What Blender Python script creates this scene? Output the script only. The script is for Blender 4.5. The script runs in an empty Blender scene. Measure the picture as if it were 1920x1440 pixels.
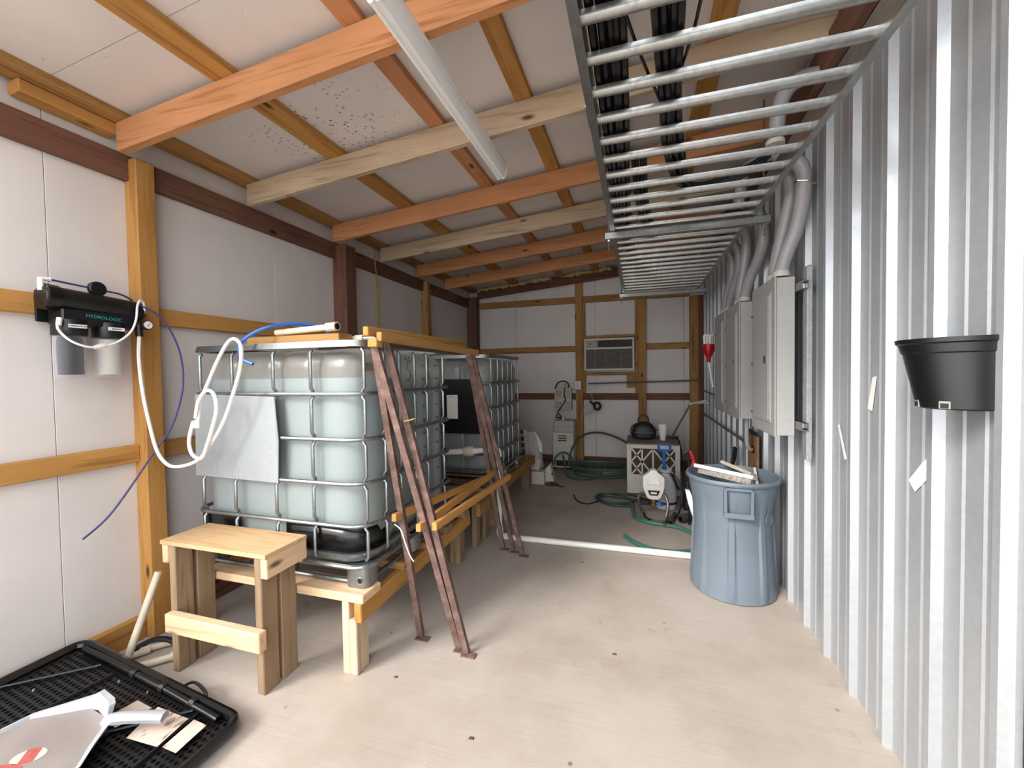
import bpy, bmesh, math, random
from mathutils import Vector, Matrix
random.seed(7)
R = math.radians
scene = bpy.context.scene
col = scene.collection

# ------------------------------------------------------------------ camera
cam_d = bpy.data.cameras.new('camera')
cam_d.sensor_width = 36.0
cam_d.sensor_fit = 'HORIZONTAL'
cam_d.lens = 36.0 * 770.8 / 1920.0
cam_d.clip_start = 0.05
cam_o = bpy.data.objects.new('camera', cam_d)
col.objects.link(cam_o)
yaw, pit, rol = 0.29725, 0.0274, 0.015464
fwd = Vector((-math.sin(yaw) * math.cos(pit), math.cos(yaw) * math.cos(pit), -math.sin(pit)))
rgt = Vector((math.cos(yaw), math.sin(yaw), 0))
dwn = fwd.cross(rgt)
r_ = rgt * math.cos(rol) + dwn * math.sin(rol)
d_ = dwn * math.cos(rol) - rgt * math.sin(rol)
cm = Matrix((r_, -d_, -fwd)).transposed().to_4x4()
cm.translation = Vector((0, 0, 1.40))
cam_o.matrix_world = cm
scene.camera = cam_o

# ------------------------------------------------------------------ world, sun, exposure
w = bpy.data.worlds.new('overcast_sky')
scene.world = w
w.use_nodes = True
bg = w.node_tree.nodes['Background']
bg.inputs[0].default_value = (0.93, 0.96, 1.0, 1)
bg.inputs[1].default_value = 1.85
sun_d = bpy.data.lights.new('hazy_sun', 'SUN')
sun_d.energy = 2.0
sun_d.angle = R(20)
sun_d.color = (1.0, 0.96, 0.9)
sun_o = bpy.data.objects.new('hazy_sun', sun_d)
col.objects.link(sun_o)
sun_o.rotation_euler = Vector((0.50, 0.76, -0.62)).to_track_quat('-Z', 'Y').to_euler()
scene.view_settings.view_transform = 'Standard'
scene.view_settings.look = 'None'
scene.view_settings.exposure = 1.18
scene.view_settings.gamma = 1.0
scene.view_settings.use_curve_mapping = False

# ------------------------------------------------------------------ material helpers
MATS = {}
def _new(name):
    m = bpy.data.materials.new(name)
    m.use_nodes = True
    nt = m.node_tree
    b = nt.nodes['Principled BSDF']
    return m, nt, b
def lin(c):
    return tuple((v / 12.92 if v <= 0.04045 else ((v + 0.055) / 1.055) ** 2.4) for v in c)
def hexc(h):
    h = h.lstrip('#')
    return lin([int(h[i:i + 2], 16) / 255 for i in (0, 2, 4)])
def ramp(nt, fac, stops):
    n = nt.nodes.new('ShaderNodeValToRGB')
    e = n.color_ramp.elements
    while len(e) < len(stops): e.new(0.5)
    for i, (p, c) in enumerate(stops):
        e[i].position = p
        e[i].color = (*c, 1)
    nt.links.new(fac, n.inputs[0])
    return n.outputs[0]
def coords(nt, scale=(1, 1, 1)):
    t = nt.nodes.new('ShaderNodeTexCoord')
    mp = nt.nodes.new('ShaderNodeMapping')
    mp.inputs['Scale'].default_value = scale
    nt.links.new(t.outputs['Object'], mp.inputs[0])
    return mp.outputs[0]
def noise(nt, vec, scale, detail=4, rough=0.55, dist=0.0):
    n = nt.nodes.new('ShaderNodeTexNoise')
    n.inputs['Scale'].default_value = scale
    n.inputs['Detail'].default_value = detail
    n.inputs['Roughness'].default_value = rough
    n.inputs['Distortion'].default_value = dist
    if vec is not None: nt.links.new(vec, n.inputs['Vector'])
    return n.outputs[0]
def mixc(nt, fac, a, b, mode='MIX'):
    n = nt.nodes.new('ShaderNodeMix')
    n.data_type = 'RGBA'
    n.blend_type = mode
    for s, v in ((0, fac), (6, a), (7, b)):
        if hasattr(v, 'links'): nt.links.new(v, n.inputs[s])
        elif s == 0: n.inputs[0].default_value = v
        else: n.inputs[s].default_value = (*v, 1)
    return n.outputs[2]
def bump(nt, b, h, strength=0.2, dist=0.01):
    n = nt.nodes.new('ShaderNodeBump')
    n.inputs['Strength'].default_value = strength
    n.inputs['Distance'].default_value = dist
    nt.links.new(h, n.inputs['Height'])
    nt.links.new(n.outputs[0], b.inputs['Normal'])
def plain(name, c, rough=0.5, metal=0.0, var=0.12, scale=14.0, bmp=0.0, spec=0.5):
    if name in MATS: return MATS[name]
    m, nt, b = _new(name)
    c = hexc(c) if isinstance(c, str) else c
    v = coords(nt)
    f = noise(nt, v, scale)
    lo = tuple(x * (1 - var) for x in c)
    hi = tuple(min(1, x * (1 + var)) for x in c)
    nt.links.new(ramp(nt, f, [(0.3, lo), (0.7, hi)]), b.inputs['Base Color'])
    b.inputs['Roughness'].default_value = rough
    b.inputs['Metallic'].default_value = metal
    b.inputs['Specular IOR Level'].default_value = spec
    if bmp: bump(nt, b, noise(nt, v, scale * 6), bmp, 0.004)
    MATS[name] = m
    return m
def wood(name, light, dark, axis='x', knots=True, grey=0.0):
    key = name + '_' + axis
    if key in MATS: return MATS[key]
    m, nt, b = _new(key)
    light = hexc(light); dark = hexc(dark)
    ai = 'xyz'.index(axis)
    sc = [22.0, 22.0, 22.0]; sc[ai] = 1.1
    v = coords(nt, sc)
    f = noise(nt, v, 1.6, 5, 0.6, 0.6)
    c = ramp(nt, f, [(0.30, dark), (0.46, light), (0.62, tuple(x * 1.08 for x in light)), (0.75, dark)])
    sc2 = [3.0, 3.0, 3.0]; sc2[ai] = 1.2
    v2 = coords(nt, sc2)
    f2 = noise(nt, v2, 0.9, 3)
    c = mixc(nt, ramp(nt, f2, [(0.35, (0, 0, 0)), (0.75, (0.55, 0.55, 0.55))]), c, tuple(x * 0.72 for x in dark))
    if knots:
        sc3 = [7.0, 7.0, 7.0]; sc3[ai] = 2.6
        vo = nt.nodes.new('ShaderNodeTexVoronoi')
        vo.inputs['Scale'].default_value = 1.0
        nt.links.new(coords(nt, sc3), vo.inputs['Vector'])
        k = ramp(nt, vo.outputs['Distance'], [(0.05, (1, 1, 1)), (0.13, (0, 0, 0))])
        c = mixc(nt, k, c, tuple(x * 0.28 for x in dark))
    nt.links.new(c, b.inputs['Base Color'])
    b.inputs['Roughness'].default_value = 0.72
    b.inputs['Specular IOR Level'].default_value = 0.25
    bump(nt, b, f, 0.25, 0.003)
    MATS[key] = m
    return m
W_ORANGE = ('wood_orange', '#c28a60', '#a1683f')
W_YELLOW = ('wood_yellow', '#b8874a', '#976832')
W_BROWN = ('wood_brown', '#755141', '#4d342a')
W_GREY = ('wood_grey', '#bfa98e', '#94806a')
W_PALE = ('wood_pale', '#d6b592', '#bd9570')
W_OLD = ('wood_old', '#9c8468', '#6e5740')
W_TAN = ('wood_tan', '#a9804c', '#7d5a30')
def W(spec, axis): return wood(*spec, axis)

def foam_panel(name, mould=False):
    if name in MATS: return MATS[name]
    m, nt, b = _new(name)
    v = coords(nt)
    f = noise(nt, v, 2.2, 4)
    c = ramp(nt, f, [(0.3, hexc('#d2cac5')), (0.7, hexc('#dcd5d0'))])
    sp = noise(nt, v, 34, 2)
    c = mixc(nt, ramp(nt, sp, [(0.74, (0, 0, 0)), (0.78, (0.5, 0.5, 0.5))]), c, hexc('#8f7f72'))
    if mould:
        vo = nt.nodes.new('ShaderNodeTexVoronoi')
        vo.inputs['Scale'].default_value = 36
        nt.links.new(v, vo.inputs['Vector'])
        dots = ramp(nt, vo.outputs['Distance'], [(0.20, (1, 1, 1)), (0.28, (0, 0, 0))])
        # mildew sits in one patch between the second and fourth rafter
        sx = nt.nodes.new('ShaderNodeVectorMath'); sx.operation = 'DISTANCE'
        sx.inputs[1].default_value = (-1.72, 1.98, 2.8)
        nt.links.new(v, sx.inputs[0])
        reg = ramp(nt, sx.outputs['Value'], [(0.12, (1, 1, 1)), (0.60, (0, 0, 0))])
        pn = ramp(nt, noise(nt, v, 5.0, 3), [(0.43, (0, 0, 0)), (0.5, (1, 1, 1))])
        k = mixc(nt, 1.0, dots, reg, 'MULTIPLY')
        k = mixc(nt, 1.0, k, pn, 'MULTIPLY')
        c = mixc(nt, k, c, hexc('#6b5a48'))
    nt.links.new(c, b.inputs['Base Color'])
    b.inputs['Roughness'].default_value = 0.55
    b.inputs['Specular IOR Level'].default_value = 0.3
    bump(nt, b, noise(nt, v, 90, 2), 0.12, 0.003)
    MATS[name] = m
    return m
def concrete():
    m, nt, b = _new('concrete')
    v = coords(nt)
    f = noise(nt, v, 1.1, 6, 0.62)
    c = ramp(nt, f, [(0.30, hexc('#9d9084')), (0.52, hexc('#b0a59b')), (0.72, hexc('#b9b0a7'))])
    br = noise(nt, coords(nt, (1.2, 130, 1)), 1.4, 4, 0.7, 0.2)
    c = mixc(nt, ramp(nt, br, [(0.35, (0.26, 0.26, 0.26)), (0.62, (0, 0, 0))]), c, hexc('#8d7c6c'))
    st = noise(nt, v, 3.4, 5, 0.7)
    c = mixc(nt, ramp(nt, st, [(0.60, (0, 0, 0)), (0.78, (0.55, 0.55, 0.55))]), c, hexc('#8f6f57'))
    vo = nt.nodes.new('ShaderNodeTexVoronoi')
    vo.inputs['Scale'].default_value = 6.5
    nt.links.new(v, vo.inputs['Vector'])
    k = ramp(nt, vo.outputs['Distance'], [(0.035, (1, 1, 1)), (0.07, (0, 0, 0))])
    c = mixc(nt, mixc(nt, 1.0, k, ramp(nt, noise(nt, v, 2.7), [(0.5, (0, 0, 0)), (0.6, (1, 1, 1))]), 'MULTIPLY'), c, hexc('#5f5248'))
    nt.links.new(c, b.inputs['Base Color'])
    b.inputs['Roughness'].default_value = 0.75
    bump(nt, b, br, 0.12, 0.004)
    return m
def galv(name, c='#b9bdbf', rough=0.36, metal=0.85, spangle=0.10):
    if name in MATS: return MATS[name]
    m, nt, b = _new(name)
    v = coords(nt)
    vo = nt.nodes.new('ShaderNodeTexVoronoi')
    vo.inputs['Scale'].default_value = 60
    nt.links.new(v, vo.inputs['Vector'])
    c = hexc(c)
    cc = ramp(nt, vo.outputs['Color'], [(0.2, tuple(x * (1 - spangle) for x in c)), (0.8, tuple(min(1, x * (1 + spangle)) for x in c))])
    f = noise(nt, coords(nt, (3, 3, 0.8)), 1.5, 5)
    cc = mixc(nt, ramp(nt, f, [(0.45, (0, 0, 0)), (0.8, (0.35, 0.35, 0.35))]), cc, tuple(x * 0.6 for x in c))
    nt.links.new(cc, b.inputs['Base Color'])
    b.inputs['Metallic'].default_value = metal
    b.inputs['Roughness'].default_value = rough
    bump(nt, b, f, 0.05, 0.004)
    MATS[name] = m
    return m
def rust():
    m, nt, b = _new('rusty_steel')
    v = coords(nt)
    f = noise(nt, v, 14, 6, 0.7)
    nt.links.new(ramp(nt, f, [(0.3, hexc('#54403a')), (0.5, hexc('#6f564d')), (0.7, hexc('#8f746a'))]), b.inputs['Base Color'])
    b.inputs['Roughness'].default_value = 0.72
    b.inputs['Metallic'].default_value = 0.25
    bump(nt, b, noise(nt, v, 120), 0.2, 0.002)
    MATS['rust'] = m
    return m
def hdpe():
    m, nt, b = _new('translucent_tank')
    nt.nodes.remove(b)
    out = nt.nodes['Material Output']
    d = nt.nodes.new('ShaderNodeBsdfDiffuse')
    f = noise(nt, coords(nt), 3, 4)
    nt.links.new(ramp(nt, f, [(0.3, hexc('#a39e96')), (0.7, hexc('#b0aba2'))]), d.inputs[0])
    tl = nt.nodes.new('ShaderNodeBsdfTranslucent'); tl.inputs[0].default_value = (*hexc('#efebe4'), 1)
    tr = nt.nodes.new('ShaderNodeBsdfTransparent'); tr.inputs[0].default_value = (0.95, 0.97, 0.97, 1)
    gl = nt.nodes.new('ShaderNodeBsdfGlossy'); gl.inputs['Roughness'].default_value = 0.3
    a = nt.nodes.new('ShaderNodeMixShader'); a.inputs[0].default_value = 0.35
    nt.links.new(d.outputs[0], a.inputs[1]); nt.links.new(tl.outputs[0], a.inputs[2])
    c = nt.nodes.new('ShaderNodeMixShader'); c.inputs[0].default_value = 0.50
    nt.links.new(a.outputs[0], c.inputs[1]); nt.links.new(tr.outputs[0], c.inputs[2])
    e = nt.nodes.new('ShaderNodeMixShader'); e.inputs[0].default_value = 0.05
    nt.links.new(c.outputs[0], e.inputs[1]); nt.links.new(gl.outputs[0], e.inputs[2])
    nt.links.new(e.outputs[0], out.inputs[0])
    MATS['hdpe'] = m
    return m
def clearplastic(name, tint=(0.95, 0.95, 0.97), amount=0.975):
    if name in MATS: return MATS[name]
    m, nt, b = _new(name)
    b.inputs['Base Color'].default_value = (*tint, 1)
    b.inputs['Roughness'].default_value = 0.12
    out = nt.nodes['Material Output']
    tr = nt.nodes.new('ShaderNodeBsdfTransparent'); tr.inputs[0].default_value = (*tint, 1)
    mx = nt.nodes.new('ShaderNodeMixShader')
    lw = nt.nodes.new('ShaderNodeLayerWeight'); lw.inputs[0].default_value = 0.35
    rp = ramp(nt, lw.outputs['Facing'], [(0.0, (1 - amount,) * 3), (1.0, (0.30,) * 3)])
    nt.links.new(rp, mx.inputs[0])
    nt.links.new(tr.outputs[0], mx.inputs[1]); nt.links.new(b.outputs[0], mx.inputs[2])
    nt.links.new(mx.outputs[0], out.inputs[0])
    MATS[name] = m
    return m
def plywood():
    m, nt, b = _new('plywood')
    v = coords(nt, (1.2, 9, 9))
    f = noise(nt, v, 1.8, 5, 0.6, 1.2)
    nt.links.new(ramp(nt, f, [(0.3, hexc('#b18a60')), (0.55, hexc('#c9a57b')), (0.75, hexc('#ba9369'))]), b.inputs['Base Color'])
    b.inputs['Roughness'].default_value = 0.7
    MATS['plywood'] = m
    return m
def printed(name, paper, ink, sx=60, sy=14):
    m, nt, b = _new(name)
    f = noise(nt, coords(nt, (sx, sy, sx)), 1.0, 2)
    g = noise(nt, coords(nt), 9.0, 2)
    k = mixc(nt, 1.0, ramp(nt, f, [(0.55, (0, 0, 0)), (0.6, (0.75, 0.75, 0.75))]), ramp(nt, g, [(0.45, (0, 0, 0)), (0.5, (1, 1, 1))]), 'MULTIPLY')
    nt.links.new(mixc(nt, k, hexc(paper), hexc(ink)), b.inputs['Base Color'])
    b.inputs['Roughness'].default_value = 0.6
    MATS[name] = m
    return m

M_WHITE = plain('white_plastic', '#e6e2dc', 0.4, var=0.04)
M_PVC = plain('pvc_white', '#e9e6e0', 0.35, var=0.04)
M_PVCOLD = plain('pvc_aged', '#cdbfa9', 0.5, var=0.12)
M_BLACK = plain('black_plastic', '#0c0d0f', 0.42, var=0.25)
M_BLACKG = plain('black_gloss', '#0a0b0d', 0.25, var=0.2)
M_CABLE = plain('black_cable', '#0d0d0e', 0.4, var=0.2)
M_BAG = plain('black_leather', '#141416', 0.5, var=0.25, bmp=0.2)
M_GREYP = plain('grey_paint', '#a9a8a5', 0.45, var=0.03)
M_CONDUIT = plain('grey_pvc_conduit', '#9b999b', 0.33, var=0.04)
M_GALV = galv('galvanised', '#8f9292', 0.36, 0.9)
M_GALVR = galv('galvanised_rail', '#a2a3a1', 0.32, 0.85)
M_WALLMETAL = galv('wall_sheet_metal', '#b4b7ba', 0.34, 0.45, 0.03)
M_STRUT = galv('strut_zinc', '#b2b5b6', 0.45, 0.5)
M_RUST = rust()
M_HDPE = hdpe()
M_PLY = plywood()
M_WATER = plain('tank_water', '#86a0a9', 0.3, var=0.03, scale=2)
M_BIN = plain('blue_grey_plastic', '#66717b', 0.5, var=0.07, scale=5)
M_CHROME = plain('bright_steel', '#cfcfcf', 0.2, 1.0, 0.03)
M_STEEL = plain('dull_steel', '#85837f', 0.4, 0.8, 0.1)
M_GREENHOSE = plain('green_hose', '#3a7264', 0.42, var=0.15)
M_DKGREEN = plain('dark_green_hose', '#43554a', 0.45, var=0.15)
M_BLUE = plain('blue_plastic', '#1f5fae', 0.35, var=0.08)
M_BLUEHOSE = plain('blue_tube', '#2b63b8', 0.3, var=0.05)
M_PURPLE = plain('purple_tube', '#35306b', 0.35, var=0.08)
M_RED = plain('red_plastic', '#b3121e', 0.35, var=0.08)
M_BRASS = plain('brass', '#a8824a', 0.35, 0.9, 0.1)
M_CREAM = plain('cream_metal', '#cbc4b8', 0.5, var=0.05)
M_DARKGRILLE = plain('dark_grille', '#2c2520', 0.7, var=0.3)
M_FOAM = plain('yellow_foam', '#cdbf7c', 0.8, var=0.15, bmp=0.4)
M_PAPER = plain('paper', '#e6e3df', 0.7, var=0.03)
M_CARD = plain('cardboard', '#9a7a55', 0.8, var=0.1)
M_DIRTYCARD = plain('brown_particle_board', '#8d6a48', 0.8, var=0.3, scale=22)
M_CARBON = plain('carbon_filter', '#0f1114', 0.5, var=0.25)
M_SEDIMENT = plain('sediment_filter', '#cdc6b6', 0.7, var=0.08)
M_ROPE = plain('yellow_rope', '#b08c3c', 0.8, var=0.2)
M_SILVER = plain('silver_plastic', '#b9bcc2', 0.32, 0.35, 0.05)
M_DUST = plain('dusty_silver', '#8f8580', 0.5, 0.2, 0.12, 6)
M_PRINT = printed('printed_label', '#c9b8aa', '#6b4a44')
M_TEAL = plain('teal_print', '#2f8f95', 0.5, var=0.05)
M_INK = plain('marker_ink', '#2e3636', 0.6, var=0.1)
M_LED = plain('light_lens', '#e8e8e6', 0.3, var=0.02)
M_DARKJAMB = plain('dark_jamb', '#262a2b', 0.6, var=0.15)
M_GLASSCLEAR = clearplastic('clear_canister')
M_FILM = clearplastic('clear_film', (0.9, 0.9, 0.9), 0.8)

# ------------------------------------------------------------------ mesh helpers
class MB:
    def __init__(s): s.v = []; s.f = []
    def add(s, vs, fs):
        o = len(s.v)
        s.v += [tuple(p) for p in vs]
        s.f += [tuple(i + o for i in f) for f in fs]
        return s
    def box(s, x0, x1, y0, y1, z0, z1):
        return s.add([(x0, y0, z0), (x1, y0, z0), (x1, y1, z0), (x0, y1, z0), (x0, y0, z1), (x1, y0, z1), (x1, y1, z1), (x0, y1, z1)],
                     [(3, 2, 1, 0), (4, 5, 6, 7), (0, 1, 5, 4), (1, 2, 6, 5), (2, 3, 7, 6), (3, 0, 4, 7)])
    def hexa(s, p):   # 8 points: bottom ring, top ring
        return s.add(p, [(3, 2, 1, 0), (4, 5, 6, 7), (0, 1, 5, 4), (1, 2, 6, 5), (2, 3, 7, 6), (3, 0, 4, 7)])
    def bar(s, a, b, w_, t_, up=(0, 0, 1)):   # w_ across, t_ along up
        a = Vector(a); b = Vector(b); d = (b - a).normalized()
        u = Vector(up); sx = d.cross(u).normalized(); u = sx.cross(d).normalized()
        hw, ht = sx * (w_ / 2), u * (t_ / 2)
        return s.hexa([a - hw - ht, a + hw - ht, b + hw - ht, b - hw - ht, a - hw + ht, a + hw + ht, b + hw + ht, b - hw + ht])
    def tube(s, pts, r, n=8, closed=False, cap=True, rs=None):
        P = [Vector(p) for p in pts]
        m = len(P)
        T = []
        for i in range(m):
            a = P[i - 1] if (i > 0 or closed) else P[i]
            b = P[(i + 1) % m] if (i < m - 1 or closed) else P[i]
            T.append((b - a).normalized())
        ref = Vector((0, 0, 1)) if abs(T[0].z) < 0.9 else Vector((1, 0, 0))
        nrm = T[0].cross(ref).normalized()
        vs = []
        for i in range(m):
            nrm = (nrm - T[i] * nrm.dot(T[i])).normalized()
            bn = T[i].cross(nrm)
            rr = rs[i] if rs else r
            for k in range(n):
                a = 2 * math.pi * k / n
                vs.append(P[i] + nrm * (rr * math.cos(a)) + bn * (rr * math.sin(a)))
        fs = []
        for i in range(m if closed else m - 1):
            j = (i + 1) % m
            for k in range(n):
                l = (k + 1) % n
                fs.append((i * n + k, j * n + k, j * n + l, i * n + l))
        if cap and not closed:
            fs.append(tuple(range(n)))
            fs.append(tuple(reversed(range((m - 1) * n, m * n))))
        return s.add(vs, fs)
    def lathe(s, prof, c=(0, 0, 0), n=24, axis='z', cap=True):
        vs = []
        for r, h in prof:
            for k in range(n):
                a = 2 * math.pi * k / n
                x, y = r * math.cos(a), r * math.sin(a)
                p = {'z': (x, y, h), 'y': (x, h, y), 'x': (h, x, y)}[axis]
                vs.append((p[0] + c[0], p[1] + c[1], p[2] + c[2]))
        fs = []
        for i in range(len(prof) - 1):
            for k in range(n):
                l = (k + 1) % n
                fs.append((i * n + k, i * n + l, (i + 1) * n + l, (i + 1) * n + k))
        if cap:
            fs.append(tuple(reversed(range(n))))
            fs.append(tuple(range((len(prof) - 1) * n, len(prof) * n)))
        return s.add(vs, fs)
    def prism(s, poly, off):   # extrude a 3-D polygon by vector
        n = len(poly); off = Vector(off)
        P = [Vector(p) for p in poly]
        fs = [tuple(reversed(range(n))), tuple(range(n, 2 * n))]
        for i in range(n):
            j = (i + 1) % n
            fs.append((i, j, n + j, n + i))
        return s.add(P + [p + off for p in P], fs)
    def build(s, name, mat, parent=None, bevel=0.0, smooth=False, seg=1):
        bm = bmesh.new()
        vv = [bm.verts.new(p) for p in s.v]
        for f in s.f:
            try: bm.faces.new([vv[i] for i in f])
            except ValueError: pass
        bmesh.ops.recalc_face_normals(bm, faces=bm.faces)
        if bevel:
            ed = [e for e in bm.edges if len(e.link_faces) == 2 and e.calc_face_angle(0) > 0.5]
            bmesh.ops.bevel(bm, geom=ed, offset=bevel, segments=seg, affect='EDGES', profile=0.5)
        me = bpy.data.meshes.new(name)
        bm.to_mesh(me); bm.free()
        if smooth:
            me.shade_smooth()
            me.set_sharp_from_angle(angle=R(38))
        me.materials.append(mat)
        o = bpy.data.objects.new(name, me)
        col.objects.link(o)
        if parent is not None: attach(o, parent)
        return o
LOC = {}
def attach(o, parent):
    o.parent = parent
    if parent.type == 'EMPTY':
        o.matrix_parent_inverse = Matrix.Translation(-Vector(parent['_loc']))
def tag(o, label, cat, group=None):
    o['label'] = label; o['category'] = cat
    if group: o['group'] = group
    return o
def thing(name, label, cat, loc, group=None):
    e = bpy.data.objects.new(name, None)
    col.objects.link(e)
    e.empty_display_size = 0.05
    e.location = loc
    e['_loc'] = tuple(loc)
    return tag(e, label, cat, group)
def struct(o):
    o['kind'] = 'structure'
    return o
def children(o): return [c for c in bpy.data.objects if c.parent == o]
def copy_thing(root, delta, label, skip=()):
    r = root.copy(); col.objects.link(r)
    r.location = Vector(root.location) + Vector(delta)
    r['label'] = label
    for c in list(children(root)):
        if c.name.split('.')[0] in skip: continue
        k = c.copy(); col.objects.link(k); k.parent = r; k.matrix_parent_inverse = c.matrix_parent_inverse.copy()
        for g in list(children(c)):
            q = g.copy(); col.objects.link(q); q.parent = k; q.matrix_parent_inverse = g.matrix_parent_inverse.copy()
    return r
def smoothpath(pts, n=8, closed=False):
    P = [Vector(p) for p in pts]; out = []
    m = len(P)
    rng = range(m if closed else m - 1)
    for i in rng:
        if closed: a, b, c, d = P[i - 1], P[i], P[(i + 1) % m], P[(i + 2) % m]
        else: a, b, c, d = P[max(i - 1, 0)], P[i], P[i + 1], P[min(i + 2, m - 1)]
        for k in range(n):
            t = k / n
            out.append(0.5 * ((2 * b) + (c - a) * t + (2 * a - 5 * b + 4 * c - d) * t * t + (3 * b - a - 3 * c + d) * t ** 3))
    if not closed: out.append(P[-1])
    return out
def rrect(x0, x1, y0, y1, r, n=6):
    out = []
    for cx, cy, a0 in ((x1 - r, y0 + r, -90), (x1 - r, y1 - r, 0), (x0 + r, y1 - r, 90), (x0 + r, y0 + r, 180)):
        for k in range(n + 1):
            a = R(a0 + 90 * k / n)
            out.append((cx + r * math.cos(a), cy + r * math.sin(a)))
    return out
def text(name, s, size, mat, mtx, parent, thick=0.0005):
    c = bpy.data.curves.new(name, 'FONT')
    c.body = s; c.size = size; c.extrude = thick; c.align_x = 'CENTER'; c.align_y = 'CENTER'
    tmp = bpy.data.objects.new('tmp_text', c)
    col.objects.link(tmp)
    dg = bpy.context.evaluated_depsgraph_get()
    me = bpy.data.meshes.new_from_object(tmp.evaluated_get(dg))
    bpy.data.objects.remove(tmp); bpy.data.curves.remove(c)
    me.transform(mtx)
    me.materials.clear(); me.materials.append(mat)
    o = bpy.data.objects.new(name, me); col.objects.link(o)
    attach(o, parent) if parent.type == 'EMPTY' else setattr(o, 'parent', parent)
    return o
def frame(origin, xa, ya):
    xa = Vector(xa).normalized(); ya = Vector(ya).normalized(); za = xa.cross(ya)
    m = Matrix((xa, ya, za)).transposed().to_4x4(); m.translation = Vector(origin)
    return m

# ================================================================== SETTING
SL = 0.085
def zr(x, z0): return z0 + SL * (x + 2.46)      # a roof-parallel plane
Y0, YB = 0.55, 6.24                              # open front, rear wall
XL, XR = -2.59, 0.88

fl = MB().box(-9, 9, -9, 6.6, -0.15, 0.0).build('floor', concrete()); struct(fl)

# ---- left wall: foam boards, posts, girts, plates
wl = MB().box(XL - 0.06, XL - 0.022, Y0, YB + 0.1, 0.0, 2.80).build('wall_left', plain('backing_sheet', '#6a6560', 0.8)); struct(wl)
FP = foam_panel('foam_board')
edges = [Y0, 1.20, 2.44, 3.66, 4.88, YB]
for a, b in zip(edges[:-1], edges[1:]):
    MB().box(XL - 0.022, XL, a + 0.0013, b - 0.0013, 0.0, 2.735).build('panel', FP, wl, bevel=0.0015)
def part(name, mat, parent, x0, x1, y0, y1, z0, z1, bev=0.004):
    return MB().box(x0, x1, y0, y1, z0, z1).build(name, mat, parent, bevel=bev)
part('base_plate', W(W_YELLOW, 'y'), wl, XL, -2.55, Y0, 1.51, 0.0, 0.125)
part('base_plate', W(W_BROWN, 'y'), wl, XL, -2.55, 1.60, 6.06, 0.0, 0.125)
part('girt', W(W_YELLOW, 'y'), wl, XL, -2.55, Y0, 1.51, 0.955, 1.047)
part('girt', W(W_TAN, 'y'), wl, XL, -2.55, 1.60, 3.08, 0.955, 1.047)
part('girt', W(W_YELLOW, 'y'), wl, XL, -2.55, Y0, 1.51, 1.695, 1.788)
part('girt', W(W_YELLOW, 'y'), wl, XL, -2.55, 1.60, 3.08, 1.695, 1.788)
part('girt', W(W_TAN, 'y'), wl, XL, -2.55, 3.22, 6.06, 1.695, 1.788)
part('top_plate', W(W_BROWN, 'y'), wl, XL, -2.552, Y0, 6.06, 2.44, 2.572)
part('post', W(W_YELLOW, 'z'), wl, XL, -2.50, 1.51, 1.60, 0.0, 2.555)
part('post', W(W_BROWN, 'z'), wl, XL, -2.45, 3.06, 3.20, 0.0, 2.555)
part('post', W(W_TAN, 'z'), wl, XL, -2.50, 4.62, 4.71, 0.0, 2.555)
part('post', W(W_BROWN, 'z'), wl, XL, -2.43, 6.06, 6.20, 0.0, 2.60)

# ---- rear wall
wb = MB().box(XL, XR + 0.05, YB + 0.022, YB + 0.06, 0.0, 3.05).build('wall_back', MATS['backing_sheet']); struct(wb)
xe = [XL, -1.83, -0.60, 0.62, XR]
for a, b in zip(xe[:-1], xe[1:]):
    MB().hexa([(a + .002, YB, 0), (b - .002, YB, 0), (b - .002, YB + .022, 0), (a + .002, YB + .022, 0),
               (a + .002, YB, zr(a, 2.73)), (b - .002, YB, zr(b, 2.73)), (b - .002, YB + .022, zr(b, 2.73)), (a + .002, YB + .022, zr(a, 2.73))]).build('panel', FP, wb)
gy = YB - 0.04
for (x0, x1, z0, z1, sp) in ((-2.43, -0.886, 2.425, 2.52, W_TAN), (-0.783, 0.69, 2.425, 2.52, W_TAN),
                             (-2.43, -0.886, 1.70, 1.79, W_TAN), (0.114, 0.69, 1.70, 1.79, W_TAN),
                             (-2.43, -0.886, 0.98, 1.075, W_BROWN), (-0.783, 0.006, 0.98, 1.075, W_BROWN), (0.114, 0.69, 0.98, 1.075, W_BROWN),
                             (-2.43, 0.69, 0.0, 0.125, W_BROWN)):
    part('girt', W(sp, 'x'), wb, x0, x1, gy, YB, z0, z1)
for (x0, x1, sp) in ((-0.886, -0.783, W_TAN), (0.006, 0.114, W_TAN), (0.69, 0.80, W_TAN), (0.80, 0.862, W_BROWN)):
    zt = zr(x0, 2.70) if x0 < 0 else 2.42
    part('stud', W(sp, 'z'), wb, x0, x1, YB - 0.09, YB, 0.0, zt)
# opening framed for the cooler
for (x0, x1, z0, z1, ax) in ((-0.783, -0.745, 1.075, 2.425, 'z'), (-0.035, 0.006, 1.075, 2.425, 'z'), (-0.745, -0.035, 1.892, 1.93, 'x'),
                             (-0.745, -0.035, 1.345, 1.385, 'x'), (-0.155, -0.035, 1.16, 1.345, 'z')):
    part('framing', W(W_TAN, ax), wb, x0, x1, YB - 0.07, YB, z0, z1)

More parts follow.
